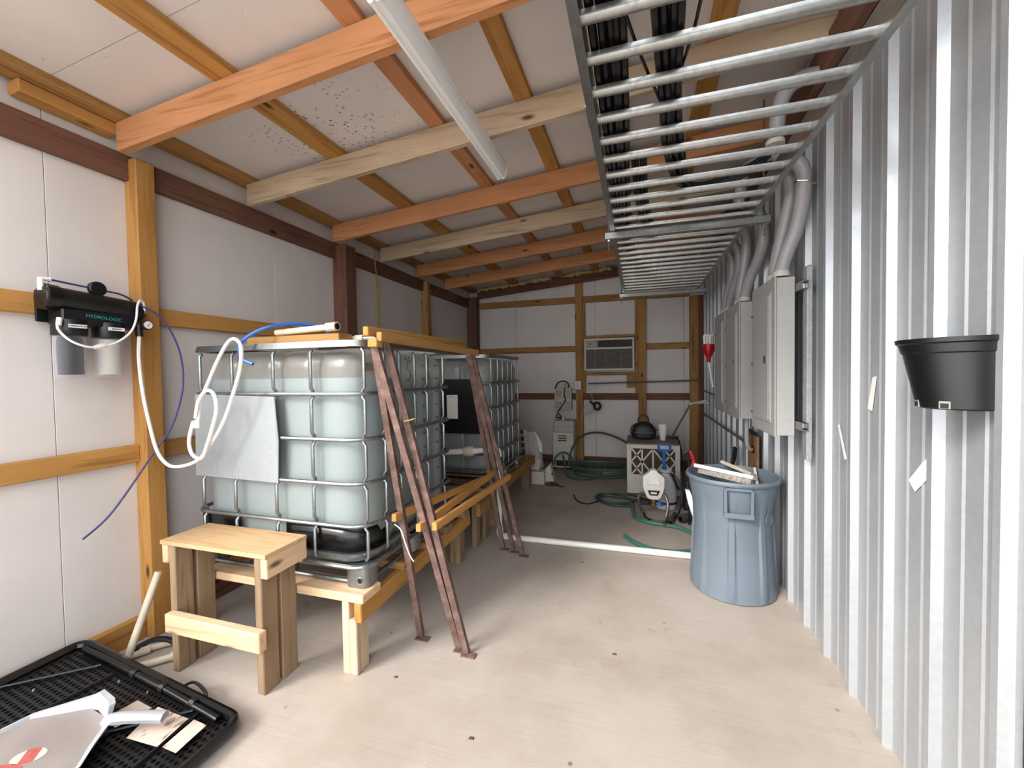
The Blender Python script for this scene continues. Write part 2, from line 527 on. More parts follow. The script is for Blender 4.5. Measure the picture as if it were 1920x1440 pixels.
# ---- ceiling: foam boards, purlins, rafters
ce = MB()
za, zb = zr(XL - .06, 2.755), zr(XR + .1, 2.755)
ce.hexa([(XL - .06, Y0, za), (XR + .1, Y0, zb), (XR + .1, YB + .1, zb), (XL - .06, YB + .1, za),
         (XL - .06, Y0, za + .03), (XR + .1, Y0, zb + .03), (XR + .1, YB + .1, zb + .03), (XL - .06, YB + .1, za + .03)])
ce = struct(ce.build('ceiling', MATS['backing_sheet']))
FPM = foam_panel('ceiling_board', True)
ye = [Y0, 1.17, 2.39, 3.50, 4.72, YB]
xs = [XL, -0.10, XR + .05]
def slab(x0, x1, y0, y1, zl, t, name, mat, parent, bev=0.0):
    return MB().hexa([(x0, y0, zr(x0, zl)), (x1, y0, zr(x1, zl)), (x1, y1, zr(x1, zl)), (x0, y1, zr(x0, zl)),
                      (x0, y0, zr(x0, zl + t)), (x1, y0, zr(x1, zl + t)), (x1, y1, zr(x1, zl + t)), (x0, y1, zr(x0, zl + t))]).build(name, mat, parent, bevel=bev)
for a, b in zip(ye[:-1], ye[1:]):
    for c, d in zip(xs[:-1], xs[1:]):
        slab(c + .002, d - .002, a + .0015, b - .0015, 2.73, 0.023, 'panel', FPM, ce)
for (x0, x1, sp) in ((-2.555, -2.44, W_TAN), (-1.84, -1.725, W_YELLOW), (-1.13, -1.04, W_ORANGE), (-0.618, -0.53, W_YELLOW), (-0.14, -0.05, W_TAN), (0.32, 0.42, W_YELLOW)):
    slab(x0, x1, Y0, 6.16, 2.692, 0.038, 'purlin', W(sp, 'y'), ce, 0.003)
slab(-2.58, -2.50, 1.09, 1.44, 2.635, 0.055, 'purlin', W(W_YELLOW, 'y'), ce, 0.006)
for (y0, y1, z0, sp) in ((1.43, 1.475, 2.55, W_ORANGE), (2.15, 2.19, 2.55, W_GREY), (2.96, 3.00, 2.55, W_ORANGE), (3.65, 3.69, 2.55, W_GREY), (4.36, 4.40, 2.55, W_ORANGE), (5.11, 5.15, 2.55, W_ORANGE)):
    slab(-2.50, XR - .04, y0, y1, z0, 0.141, 'rafter', W(sp, 'x'), ce, 0.004)
slab(-2.43, XR - .1, 6.12, 6.16, 2.575, 0.135, 'rafter', W(W_BROWN, 'x'), ce, 0.004)
MB().box(0.80, 0.842, Y0, 6.1, 2.72, 2.86).build('ledger', W(W_BROWN, 'y'), ce, bevel=0.003)
# squeezed out spray foam over the last rafter
fm = MB()
for k in range(46):
    x = -2.40 + k * 0.046
    if x > -0.35 or -1.24 < x < -1.10: continue
    r = random.uniform(0.022, 0.038)
    zc = zr(x, 2.70) + random.uniform(-0.006, 0.012)
    fm.lathe([(r * math.sin(R(t)), -r * math.cos(R(t))) for t in (8, 40, 75, 110, 145, 172)], (x, 6.105 + random.uniform(-.01, .01), zc), 8, 'z')
fo = fm.build('spray_foam', M_FOAM, ce, smooth=True); fo['kind'] = 'stuff'

# ---- right wall: ribbed sheet metal
prof = [(1.288, XR)]
k = 0
ypts = []
foot = 1.301
while foot < 6.30:
    ypts += [(foot, 0.0), (foot + 0.012, -0.026), (foot + 0.036, -0.026), (foot + 0.058, 0.0)]
    for m_ in (0.098, 0.176):
        q = foot + m_
        ypts += [(q - 0.007, 0.0), (q, -0.0045), (q + 0.007, 0.0)]
    foot += 0.25
ypts = [(1.288, 0.0)] + [p for p in ypts if p[0] < 6.24] + [(6.24, 0.0)]
mb = MB()
vs = []; zt = 3.03
for (y, dx) in ypts: vs += [(XR + dx, y, 0.0), (XR + dx, y, zt)]
for (y, dx) in ypts: vs += [(XR + 0.012 + dx, y, 0.0), (XR + 0.012 + dx, y, zt)]
n = len(ypts); fs = []
for i in range(n - 1):
    a = 2 * i
    fs.append((a, a + 1, a + 3, a + 2)); b = 2 * n + a
    fs.append((b, b + 2, b + 3, b + 1))
fs += [(0, 1, 2 * n + 1, 2 * n), (2 * n - 2, 4 * n - 2, 4 * n - 1, 2 * n - 1)]
mb.add(vs, fs)
wr = struct(mb.build('wall_right', M_WALLMETAL))
sm = MB()
for kk in range(4):
    for zz in (0.52, 1.12, 1.80, 2.30):
        yy = 1.37 + 0.25 * kk + 0.05 - .08
        sm.lathe([(0.007, 0.004), (0.007, 0.0), (0.004, -0.005)], (XR - 0.002, yy - .0, zz - 0.1 * kk), 8, 'x')
for zz in ():
    pass
sm.build('screw', M_STEEL, wr)
struct(MB().box(0.885, 1.02, 1.16, 1.288, 0.0, 3.03).build('trim_1', M_DARKJAMB, bevel=0.003))
struct(MB().box(0.95, 1.02, -0.9, 1.16, 0.0, 3.03).build('wall_sky_blocker', M_DARKJAMB))  # added out-of-view slab, keeps sky light on the right off the left wall

# ================================================================== PLATFORMS AND STOOLS
def leg2x4(parent, x0, x1, y0, y1, z1, sp, name='leg'):
    return MB().box(x0, x1, y0, y1, 0.0, z1).build(name, W(sp, 'z'), parent, bevel=0.004)
pf = thing('tank_platform', 'low timber platform on short legs carrying the nearer water tank', 'platform', (-1.8, 2.2, 0))
for (x0, x1) in ((-1.255, -1.215), (-2.36, -2.32)):
    part('stringer', W(W_YELLOW, 'y'), pf, x0, x1, 1.56, 2.84, 0.262, 0.352)
for (y0, y1, sp) in ((1.56, 1.70, W_PALE), (1.90, 1.99, W_TAN), (2.16, 2.25, W_TAN), (2.42, 2.51, W_OLD), (2.71, 2.80, W_OLD)):
    part('deck_board', W(sp, 'x'), pf, -2.38, -1.205, y0, y1, 0.352, 0.392)
for (x, y) in ((-1.295, 1.575), (-1.295, 2.73), (-2.36, 1.575), (-2.36, 2.73)):
    part('leg', W(W_PALE if y < 2 else W_OLD, 'z'), pf, x - 0.04, x, y, y + 0.09, 0.0, 0.352)
    part('leg', W(W_GREY if y < 2 else W_OLD, 'z'), pf, x, x + 0.04, y, y + 0.09, 0.0, 0.262 if x > -2 else 0.26)
pf2 = thing('tank_platform', 'low timber platform carrying the farther water tank by the rear wall', 'platform', (-1.8, 4.0, 0))
for (x0, x1) in ((-1.25, -1.21), (-2.36, -2.32)):
    part('stringer', W(W_TAN, 'y'), pf2, x0, x1, 3.32, 4.86, 0.29, 0.385)
for k_ in range(6):
    part('deck_board', W(W_TAN if k_ % 2 else W_OLD, 'x'), pf2, -2.38, -1.255, 3.33 + k_ * 0.285, 3.42 + k_ * 0.285, 0.345, 0.388)
for (x, y) in ((-1.35, 4.72), (-1.35, 3.5), (-2.32, 4.72), (-2.32, 3.5)):
    part('leg', W(W_OLD, 'z'), pf2, x, x + 0.095, y, y + 0.13, 0.0, 0.345)

st = thing('step_stool', 'timber step stool with plywood top in front of the nearer tank', 'stool', (-1.86, 1.47, 0))
part('top', M_PLY, st, -2.175, -1.535, 1.352, 1.588, 0.612, 0.632, 0.002)
for (x0, x1) in ((-1.572, -1.534), (-2.172, -2.134)):
    part('apron', W(W_PALE, 'y'), st, x0, x1, 1.358, 1.585, 0.522, 0.612)
for (x0, x1) in ((-1.612, -1.572), (-2.134, -2.094)):
    for (y0, y1) in ((1.362, 1.446), (1.464, 1.552)):
        leg2x4(st, x0, x1, y0, y1, 0.612, W_OLD)
part('stretcher', W(W_PALE, 'x'), st, -2.115, -1.548, 1.322, 1.362, 0.215, 0.303)
st2 = thing('step_stool', 'small grey-brown timber stool between the two tank platforms', 'stool', (-1.5, 3.15, 0))
part('top', W(W_OLD, 'x'), st2, -1.75, -1.20, 3.00, 3.29, 0.352, 0.372)
for (x0, x1) in ((-1.238, -1.20), (-1.75, -1.712)):
    part('apron', W(W_TAN, 'y'), st2, x0, x1, 3.0, 3.29, 0.262, 0.352)
for x0 in (-1.278, -1.712):
    for y0 in (3.01, 3.20):
        leg2x4(st2, x0, x0 + 0.04, y0, y0 + 0.085, 0.352, W_OLD)

# ================================================================== INTERMEDIATE BULK CONTAINERS
def tank_shell(x0, x1, y0, y1, z0, z1, grooves, inset=0.0, rtop=0.11, flat_top=False):
    r = 0.13
    base = []
    per = rrect(x0 + inset, x1 - inset, y0 + inset, y1 - inset, r - inset * .5, 8)
    dense = []
    m = len(per)
    for i in range(m):
        a = Vector(per[i]); b = Vector(per[(i + 1) % m])
        L = (b - a).length
        kk = max(1, int(L / 0.025))
        for j in range(kk): dense.append(a.lerp(b, j / kk))
    cx, cy = (x0 + x1) / 2, (y0 + y1) / 2
    pts = []
    nD = len(dense)
    for i, p in enumerate(dense):
        t = (dense[(i + 1) % nD] - dense[i - 1]).normalized()
        nr = Vector((t.y, -t.x))
        g = 0.0
        for (ax, val, depth, wd) in grooves:
            if ax == 'x' and abs(nr.y) > 0.9: g += depth * math.exp(-((p.x - val) / wd) ** 2)
            if ax == 'y' and abs(nr.x) > 0.9: g += depth * math.exp(-((p.y - val) / wd) ** 2)
        pts.append((p, nr, g))
    lv = []
    for t in (0, 30, 60, 90):
        a = R(t); lv.append((z0 + 0.05 * (1 - math.sin(a)), 0.05 * (1 - math.cos(a)) if False else 0.05 * (1 - math.sin(R(90 - t))) if False else 0))
    lv = [(z0, 0.035), (z0 + 0.02, 0.012), (z0 + 0.06, 0.0)]
    nz = 12
    ztop = z1 if flat_top else z1 - rtop
    for k in range(1, nz + 1): lv.append((z0 + 0.06 + (ztop - z0 - 0.06) * k / nz, 0.0))
    if not flat_top:
        for t in (20, 40, 58, 74, 86):
            lv.append((ztop + rtop * math.sin(R(t)), rtop * (1 - math.cos(R(t)))))
    mb = MB(); vs = []
    for (z, ins) in lv:
        for (p, nr, g) in pts:
            q = p - nr * (ins + g)
            vs.append((q.x, q.y, z))
    fs = []
    for i in range(len(lv) - 1):
        for k in range(nD):
            l = (k + 1) % nD
            fs.append((i * nD + k, i * nD + l, (i + 1) * nD + l, (i + 1) * nD + k))
    fs.append(tuple(reversed(range(nD)))); fs.append(tuple(range((len(lv) - 1) * nD, len(lv) * nD)))
    return mb.add(vs, fs)

CX0, CX1, CY0, CY1 = -2.315, -1.215, 1.605, 2.565
ib = thing('water_tank', 'white caged bulk water tank with metal plate, nearest the camera', 'tank', (-1.765, 2.085, 0.392), 'caged bulk water tanks')
GR = [('x', -1.735, 0.022, 0.03), ('x', -1.50, 0.020, 0.03), ('x', -2.0, 0.018, 0.03), ('y', 1.92, 0.018, 0.03), ('y', 2.16, 0.018, 0.03), ('y', 2.36, 0.018, 0.03)]
TX0, TX1, TY0, TY1 = CX0 + 0.028, CX1 - 0.028, CY0 + 0.028, CY1 - 0.028
tk = tank_shell(TX0, TX1, TY0, TY1, 0.53, 1.535, GR).build('tank', M_HDPE, ib, smooth=True)
cap_ = MB().lathe([(0.10, 1.53), (0.10, 1.56), (0.085, 1.565), (0.02, 1.565)], ((CX0 + CX1) / 2, (CY0 + CY1) / 2, 0), 24).build('cap', M_BLACK, ib, smooth=True)
tank_shell(TX0, TX1, TY0, TY1, 0.535, 1.388, GR, inset=0.008, flat_top=True).build('water', M_WATER, ib, smooth=True)
# cage
ringz = [1.312, 1.095, 0.886, 0.685]
top = MB()
rr = rrect(CX0 - .004, CX1 + .004, CY0 - .004, CY1 + .004, 0.10, 7)
vs = []; nn = len(rr)
for (x, y) in rr:
    d = Vector((x - (CX0 + CX1) / 2, y - (CY0 + CY1) / 2, 0))
    for (o_, z) in ((0.0, 1.535), (-0.006, 1.565), (-0.03, 1.565), (-0.03, 1.535)):
        vx = x - math.copysign(abs(o_), d.x) if abs(d.x) > 0.3 else x
        vy = y - math.copysign(abs(o_), d.y) if abs(d.y) > 0.3 else y
        vs.append((vx, vy, z))
fs = []
for i in range(nn):
    j = (i + 1) % nn
    for k in range(4):
        l = (k + 1) % 4
        fs.append((i * 4 + k, j * 4 + k, j * 4 + l, i * 4 + l))
top.add(vs, fs)
top.build('cage_top_rail', M_GALV, ib, smooth=True)
for z in ringz:
    MB().tube([(x, y, z) for (x, y) in rrect(CX0, CX1, CY0, CY1, 0.11, 8)], 0.0105, 8, closed=True).build('cage_ring', M_GALV, ib, smooth=True)
MB().tube([(x, y, 0.492) for (x, y) in rrect(CX0, CX1, CY0, CY1, 0.09, 8)], 0.012, 8, closed=True).build('cage_ring', M_GALV, ib, smooth=True)
def vert(x, y, nx, ny):
    zs = [1.54] + sorted(ringz, reverse=True) + [0.50]
    pts = []
    for a, b in zip(zs[:-1], zs[1:]):
        for (z, o_) in ((a - .016, .017), (a - .03, .004), (b + .03, .004), (b + .016, .017)):
            pts.append((x - nx * o_, y - ny * o_, z))
    return MB().tube(pts, 0.0085, 7)
vf = [(-2.235, CY0 + .004), (-2.006, CY0), (-1.736, CY0), (-1.507, CY0)]
for (x, y) in vf:
    vert(x, y, 0, -1).build('cage_upright', M_GALV, ib, smooth=True)
    if x > -2.2: vert(x, CY1, 0, 1).build('cage_upright', M_GALV, ib, smooth=True)
for (x, y) in ((CX1 - .012, 1.645), (CX1, 1.785), (CX1, 1.925), (CX1, 2.08), (CX1, 2.222), (CX1 - .003, 2.44)):
    vert(x, y, 1, 0).build('cage_upright', M_GALV, ib, smooth=True)
for y in (1.80, 2.0, 2.2, 2.4):
    vert(CX0, y, -1, 0).build('cage_upright', M_GALV, ib, smooth=True)
# steel pallet
tr_ = tank_shell(TX0 - .005, TX1 + .005, TY0 - .005, TY1 + .005, 0.497, 0.545, [], flat_top=True)
tr_ = MB()
outer = rrect(TX0 - .012, TX1 + .012, TY0 - .012, TY1 + .012, 0.12, 8)
nn = len(outer); vs = []
for (z, o_) in ((0.497, 0.02), (0.51, 0.0), (0.545, -0.006)):
    for (x, y) in rrect(TX0 - .012 + o_, TX1 + .012 - o_, TY0 - .012 + o_, TY1 + .012 - o_, 0.12, 8): vs.append((x, y, z))
fs = [tuple(reversed(range(nn))), tuple(range(2 * nn, 3 * nn))]
for i in range(2):
    for k in range(nn):
        l = (k + 1) % nn
        fs.append((i * nn + k, i * nn + l, (i + 1) * nn + l, (i + 1) * nn + k))
tr_.add(vs, fs).build('pallet_pan', M_GALV, ib, smooth=True)
for (x0, x1) in ((CX1 - 0.13, CX1 - 0.008), ((CX0 + CX1) / 2 - .06, (CX0 + CX1) / 2 + .06), (CX0 + 0.008, CX0 + 0.13)):
    for (y0, y1) in ((CY0 + .008, CY0 + .12), ((CY0 + CY1) / 2 - .06, (CY0 + CY1) / 2 + .06), (CY1 - .12, CY1 - .008)):
        ft = MB().prism([(x, y, 0.392) for (x, y) in rrect(x0, x1, y0, y1, 0.03, 3)], (0, 0, 0.105)).build('pallet_foot', M_GALV, ib, smooth=True)
        if x0 > -1.5 and y0 < 1.7:
            MB().lathe([(0.013, 0.0), (0.013, 0.003)], (x1 - .035, y0 - .0025, 0.43), 14, 'y').build('hole', M_BLACK, ft)
            MB().lathe([(0.017, 0.0), (0.017, 0.002)], (x1 - .035, y0 - .0018, 0.43), 14, 'y').build('hole_rim', M_CHROME, ft)
for x in (CX1 - 0.03, CX0 + 0.03):
    MB().tube([(x, CY0 + .06, 0.412), (x, CY1 - .06, 0.412)], 0.011, 8).build('pallet_runner', M_GALV, ib, smooth=True)
MB().tube([(CX0 + .06, CY0 + .03, 0.412), (CX1 - .06, CY0 + .03, 0.412)], 0.011, 8).build('pallet_runner', M_GALV, ib, smooth=True)
# black base sleeve round the near right corner of the tank
def corner_band(a0, a1, z0, z1, off):
    per = rrect(TX0 - off, TX1 + off, TY0 - off, TY1 + off, 0.13, 8)
    dense = []
    for i in range(len(per)):
        a = Vector(per[i]); b = Vector(per[(i + 1) % len(per)])
        kk = max(1, int((b - a).length / 0.04))
        for j in range(kk): dense.append(a.lerp(b, j / kk))
    return dense
dd = corner_band(0, 0, 0, 0, 0.004)
sel = sorted([p for p in dd if (p.y < TY0 + 0.004 and p.x > -1.72)], key=lambda p: p.x) + [p for p in sorted([q for q in dd if q.x > TX1 - .135 and TY0 + .003 < q.y < 1.80], key=lambda p: p.y)]
sv = MB(); vs = []
for i, p in enumerate(sel):
    t = i / (len(sel) - 1)
    hi = 0.672 + 0.012 * math.sin(6 * t)
    vs += [(p.x, p.y, 0.548), (p.x, p.y, hi if t < .93 else 0.62)]
fs = [(2 * i, 2 * i + 2, 2 * i + 3, 2 * i + 1) for i in range(len(sel) - 1)]
sv.add(vs, fs)
so = sv.build('base_sleeve', M_BLACKG, ib, smooth=True)
md = so.modifiers.new('thick', 'SOLIDIFY'); md.thickness = 0.004; md.offset = 1
so2 = MB().prism([(x, y, 0.548) for (x, y) in ((-2.27, TY0 - .006), (-2.0, TY0 - .007), (-2.0, TY0 - .003), (-2.27, TY0 - .002))], (0, 0, 0.115)).build('base_sleeve', M_BLACKG, ib)
# notice plate
MB().add([(-2.262, CY0 - .013, 0.88), (-1.707, CY0 - .013, 0.872), (-1.690, CY0 - .02, 1.085), (-1.716, CY0 - .013, 1.30), (-2.250, CY0 - .013, 1.312),
          (-2.262, CY0 - .009, 0.88), (-1.707, CY0 - .009, 0.872), (-1.690, CY0 - .016, 1.085), (-1.716, CY0 - .009, 1.30), (-2.250, CY0 - .009, 1.312)],
         [(0, 1, 2, 3, 4), (9, 8, 7, 6, 5), (0, 5, 6, 1), (1, 6, 7, 2), (2, 7, 8, 3), (3, 8, 9, 4), (4, 9, 5, 0)]).build('notice_plate', galv('plate_metal', '#9da1a3', 0.5, 0.3, 0.03), ib)
ib2 = copy_thing(ib, (0.0, 1.745, 0.0), 'white caged bulk water tank standing farther back, beyond the first one', skip=('notice_plate', 'base_sleeve'))
# the writing and gauge marks on the side of the first tank
mk = MB()
def stroke(pts, r=0.0022):
    mk.tube([(TX1 + 0.001, y, z) for (y, z) in pts], r, 5)
stroke([(2.085, 1.468), (2.045, 1.472), (2.040, 1.43), (2.065, 1.425), (2.078, 1.395), (2.06, 1.365), (2.038, 1.372)])
stroke([(2.02, 1.502), (2.024, 1.48), (2.045, 1.486)]); stroke([(2.055, 1.497), (2.06, 1.492)]); stroke([(2.058, 1.482), (2.062, 1.478)])
stroke([(2.285, 1.50), (2.29, 1.46), (2.28, 1.43), (2.295, 1.40), (2.285, 1.375), (2.31, 1.38)], 0.003)
for k_ in range(9):
    z = 1.45 - k_ * 0.082
    for y in (2.205, 2.37):
        stroke([(y, z), (y + .012, z + .008), (y + .02, z - .004), (y + .03, z + .006), (y + .04, z)], 0.0016)
mk.build('marker_writing', M_INK, ib, smooth=False)
MB().box(TX1 + .001, TX1 + .004, 1.66, 1.75, 1.42, 1.46).build('tape_patch', plain('brown_tape', '#8b7d6f', 0.5), ib)

# black board leaning on the farther tank
bb = thing('black_board', 'black plastic board with white notice on the farther tank', 'board', (-1.51, 3.32, 0.87))
MB().box(-1.68, -1.30, 3.331, 3.339, 0.87, 1.35).build('board', M_BLACK, bb, bevel=0.001)
nt_ = MB().box(-1.63, -1.525, 3.327, 3.331, 1.0, 1.21).build('notice', M_PAPER, bb)
ln = MB()
for (x0, x1, z) in ((-1.60, -1.57, 1.20), (-1.565, -1.53, 1.185), (-1.61, -1.595, 1.19)):
    ln.box(x0, x1, 3.3255, 3.327, z - .003, z)
ln.build('print', M_INK, nt_)

# ================================================================== RUSTY TRELLIS FRAME
tf = thing('trellis_frame', 'rusty angle-iron legs with wooden crossbars leaning beside the nearer tank', 'frame', (-1.0, 2.3, 0))
LEGS = {'A': ((-1.172, 1.655, 1.575), (-1.098, 1.900, 0.012)), 'B': ((-1.160, 1.640, 1.555), (-0.862, 1.868, 0.012)), 'C': ((-1.140, 1.715, 1.56), (-0.812, 1.845, 0.012)),
        'D': ((-1.150, 2.735, 1.53), (-1.020, 3.055, 0.012)), 'E': ((-1.135, 2.725, 1.53), (-0.925, 3.03, 0.012)), 'F': ((-1.120, 2.745, 1.53), (-0.840, 2.985, 0.012))}
def angle_iron(a, b, w_=0.030, t_=0.0045):
    a = Vector(a); b = Vector(b); d = (b - a).normalized()
    u = Vector((0.15, -1, 0)); u = (u - d * u.dot(d)).normalized(); s_ = d.cross(u).normalized()
    L = [(0, 0), (w_, 0), (w_, t_), (t_, t_), (t_, w_), (0, w_)]
    # corner edge toward the viewer
    pts = [a - u * x_ + s_ * y_ for (x_, y_) in L]
    return MB().prism(pts, b - a)
for kx, (a, b) in LEGS.items():
    lg = angle_iron(a, b).build('leg', M_RUST, tf)
    x, y, z = b
    MB().box(x - 0.038, x + 0.038, y - 0.022, y + 0.022, 0.0, 0.006).build('foot_plate', M_RUST, lg, bevel=0.002)
def on_leg(k_, z):
    a, b = Vector(LEGS[k_][0]), Vector(LEGS[k_][1])
    return a.lerp(b, (a.z - z) / (a.z - b.z))
def lower(kn, kf, zn, zf, off, ext=0.05, sp=W_YELLOW):
    a = on_leg(kn, zn) + Vector(off); b = on_leg(kf, zf) + Vector(off); d = (b - a).normalized()
    return MB().bar(a - d * ext, b + d * ext, 0.026, 0.038).build('crossbar', W(sp, 'y'), tf, bevel=0.003)
lower('A', 'D', 0.69, 0.61, (-0.022, 0, 0))
lower('B', 'E', 0.665, 0.655, (-0.02, 0, 0))
lower('C', 'F', 0.67, 0.62, (0.02, 0, 0))
def topbar(a, b, sp): return MB().bar(a, b, 0.028, 0.042).build('crossbar', W(sp, 'y'), tf, bevel=0.003)
topbar((-1.185, 1.60, 1.60), (-1.185, 2.70, 1.607), W_YELLOW)
topbar((-1.128, 1.62, 1.575), (-1.105, 2.77, 1.547), W_TAN)
MB().bar((-1.16, 1.612, 1.548), (-1.16, 1.66, 1.548), 0.05, 0.04).build('spacer_block', W(W_YELLOW, 'y'), tf, bevel=0.003)
# cable ties
tie = on_leg('C', 1.18)
MB().tube(smoothpath([tie + Vector(p) for p in ((-.02, -.012, -.006), (0.012, -.018, 0.0), (0.03, 0.006, .006), (0.0, .03, 0), (-.025, .02, -.006))], 4), 0.0022, 5).build('cable_tie', plain('yellow_tie', '#d8c24a', .4), tf)
tie = on_leg('A', 0.63)
MB().tube(smoothpath([tie + Vector(p) for p in ((-.03, -.05, .03), (0.0, -.04, 0.0), (0.03, -.05, -.06), (0.055, -.05, -.12), (0.075, -.05, -.145))], 5), 0.003, 5).build('cable_tie', M_WHITE, tf)

# ================================================================== CABLE TRAY
TZ = 2.312
ct = thing('cable_tray', 'galvanised ladder cable tray hung under the roof along the metal wall', 'cable tray', (0.25, 3.0, TZ))
def rail(x, s_):
    p = [(0, 0), (0.028 * s_, 0), (0.028 * s_, 0.004), (0.004 * s_, 0.004), (0.004 * s_, 0.096), (0.02 * s_, 0.096), (0.02 * s_, 0.10), (0, 0.10)]
    return MB().prism([(x + a, 0.70, TZ - 0.012 + b) for (a, b) in p], (0, 4.36, 0)).build('side_rail', M_GALVR, ct)
rail(-0.135, -1); rail(0.640, 1)
rung_me = None
kr = 0
y = 0.815
while y < 5.0:
    if rung_me is None:
        q = [(-0.016, 0.018), (-0.016, 0.002), (-0.009, -0.007), (0.0, -0.010), (0.009, -0.007), (0.016, 0.002), (0.016, 0.018)]
        ro = MB().prism([(-0.137, a, b) for (a, b) in q], (0.779, 0, 0)).build('rung', M_GALVR, None, smooth=True)
        rung_me = ro.data
    else:
        ro = bpy.data.objects.new('rung', rung_me); col.objects.link(ro)
    ro.location = (0, y, TZ + 0.012)
    attach(ro, ct)
    y += 0.1525
for ys in (2.775, 4.99):
    sb_ = MB().box(-0.20, 0.748, ys - 0.021, ys + 0.021, TZ - 0.056, TZ - 0.014).build('support_strut', M_GALVR, ct, bevel=0.003)
    for x in (-0.175, 0.715):
        MB().tube([(x, ys, TZ - 0.13), (x, ys, zr(x, 2.70))], 0.005, 6).build('hanger_rod', M_STEEL, sb_)
        MB().lathe([(0.011, 0), (0.011, 0.01)], (x, ys, TZ - 0.068), 6).build('nut', M_CHROME, sb_)
for ys in (1.52, 2.43):
    MB().box(-0.168, -0.139, ys - 0.06, ys + 0.06, TZ + 0.0, TZ + 0.08).build('splice_plate', M_GALVR, ct)

# ---- cables lying in the tray
def bundle(label, paths, r, group='black cables in the cable tray', mat=M_CABLE):
    p0 = paths[0][0]
    b = thing('cable_bundle', label, 'cable', p0, group)
    for p in paths:
        p = [(q[0] + random.uniform(-.007, .007), q[1], q[2] + random.uniform(0, .012)) for q in p]
        MB().tube(smoothpath(p, 5), r, 6).build('cable', mat, b, smooth=True)
    return b
cz = TZ + 0.045
paths = []
for k_ in range(9):
    dx = (k_ % 5) * 0.021; dz = (k_ // 5) * 0.02
    paths.append([(-0.115 + dx, 0.72, cz + dz), (-0.113 + dx, 1.5, cz + dz), (-0.112 + dx * .8, 2.2, cz + dz), (-0.105 + dx * .7, 3.0, cz + dz), (-0.06 + dx * .6, 3.5, cz + dz), (0.08 + dx * .5, 3.95, cz + dz), (0.4, 4.2 + dx, cz + dz + .05), (0.62, 4.25 + dx, cz + dz + .1)])
bundle('thick black cable bundle along the left rail of the cable tray', paths, 0.0115)
paths = []
for k_ in range(7):
    dx = (k_ % 4) * 0.022; dz = (k_ // 4) * 0.02
    paths.append([(0.02 + dx, 0.72, cz + dz), (0.05 + dx, 1.2, cz + dz), (0.085 + dx, 1.6, cz + dz), (0.13 + dx, 2.0, cz + dz), (0.21 + dx * .8, 2.32, cz + dz), (0.36, 2.44 + dx, cz + dz + .02), (0.55, 2.40 + dx, cz + dz + .06), (0.64, 2.38 + dx, cz + dz + .10)])
bundle('black cable bundle bending across the tray middle into the nearest conduit', paths, 0.0115)
paths = []
for k_ in range(4):
    dx = k_ * 0.02
    paths.append([(-0.02 + dx, 2.0, cz + .02), (0.0 + dx, 2.5, cz), (0.06 + dx, 2.9, cz), (0.25, 3.1 + dx, cz + .02), (0.5, 3.05 + dx, cz + .05), (0.66, 3.0 + dx, cz + .10)])
bundle('four black cables crossing the tray towards the second cabinet conduit', paths, 0.010)
o = MB().tube(smoothpath([(0.165, 0.9, cz), (0.16, 1.25, cz), (0.135, 1.5, cz + .01), (0.13, 1.75, cz), (0.16, 1.98, cz)], 6), 0.005, 6).build('loose_wire', M_CABLE, smooth=True)
tag(o, 'single thin black wire lying alone across the tray rungs', 'wire')
o = MB().tube(smoothpath([(-0.03, 1.15, cz), (0.0, 1.28, cz), (0.045, 1.45, cz), (0.09, 1.62, cz + .01)], 6), 0.005, 6).build('loose_wire', M_CABLE, smooth=True)
tag(o, 'thin black wire slanting between the two cable bundles in the tray', 'wire')

# ================================================================== STRIP LIGHT
lt = thing('strip_light', 'long white strip light fixture hung under the rafters', 'light fixture', (-0.76, 1.73, 2.56))
LX, LY0, LY1, LZ = -0.765, 1.125, 2.335, 2.545
pr = [(-0.035, 0.062), (-0.035, 0.03), (-0.028, 0.018), (-0.020, 0.002), (-0.008, 0.0), (-0.003, 0.008), (0.003, 0.008), (0.008, 0.0), (0.020, 0.002), (0.028, 0.018), (0.035, 0.03), (0.035, 0.062)]
MB().prism([(LX + a, LY0, LZ + b) for (a, b) in pr], (0, LY1 - LY0, 0)).build('lens', M_LED, lt, smooth=True)
MB().box(LX - .037, LX + .037, LY0 - .004, LY1 + .004, LZ + .062, LZ + .085).build('housing', M_WHITE, lt, bevel=0.003)
for yy in (LY0 - .008, LY1 + .001):
    MB().prism([(LX + a * 1.06, yy, LZ + b * 1.0 - (0.002 if b < .03 else 0)) for (a, b) in pr], (0, 0.008, 0)).build('end_cap', M_WHITE, lt)
for yy in (1.45, 2.17):
    MB().tube([(LX, yy, LZ + .08), (LX, yy, zr(LX, 2.60))], 0.004, 6).build('hanger', M_STEEL, lt)
MB().tube([(LX - .01, LY0 - .01, LZ + .045), (LX - .01, LY0 - .03, LZ + .045)], 0.013, 8).build('cable_gland', M_CHROME, lt)
coil = []
for k_ in range(60):
    t = k_ / 59
    coil.append((LX + .01 + 0.17 * t, 1.13 - 0.02 * t, LZ + .088 + .02 * math.sin(3 * t) + 0.003 * (k_ % 2)))
MB().tube(coil, 0.008, 6).build('flexible_conduit', M_STEEL, lt)

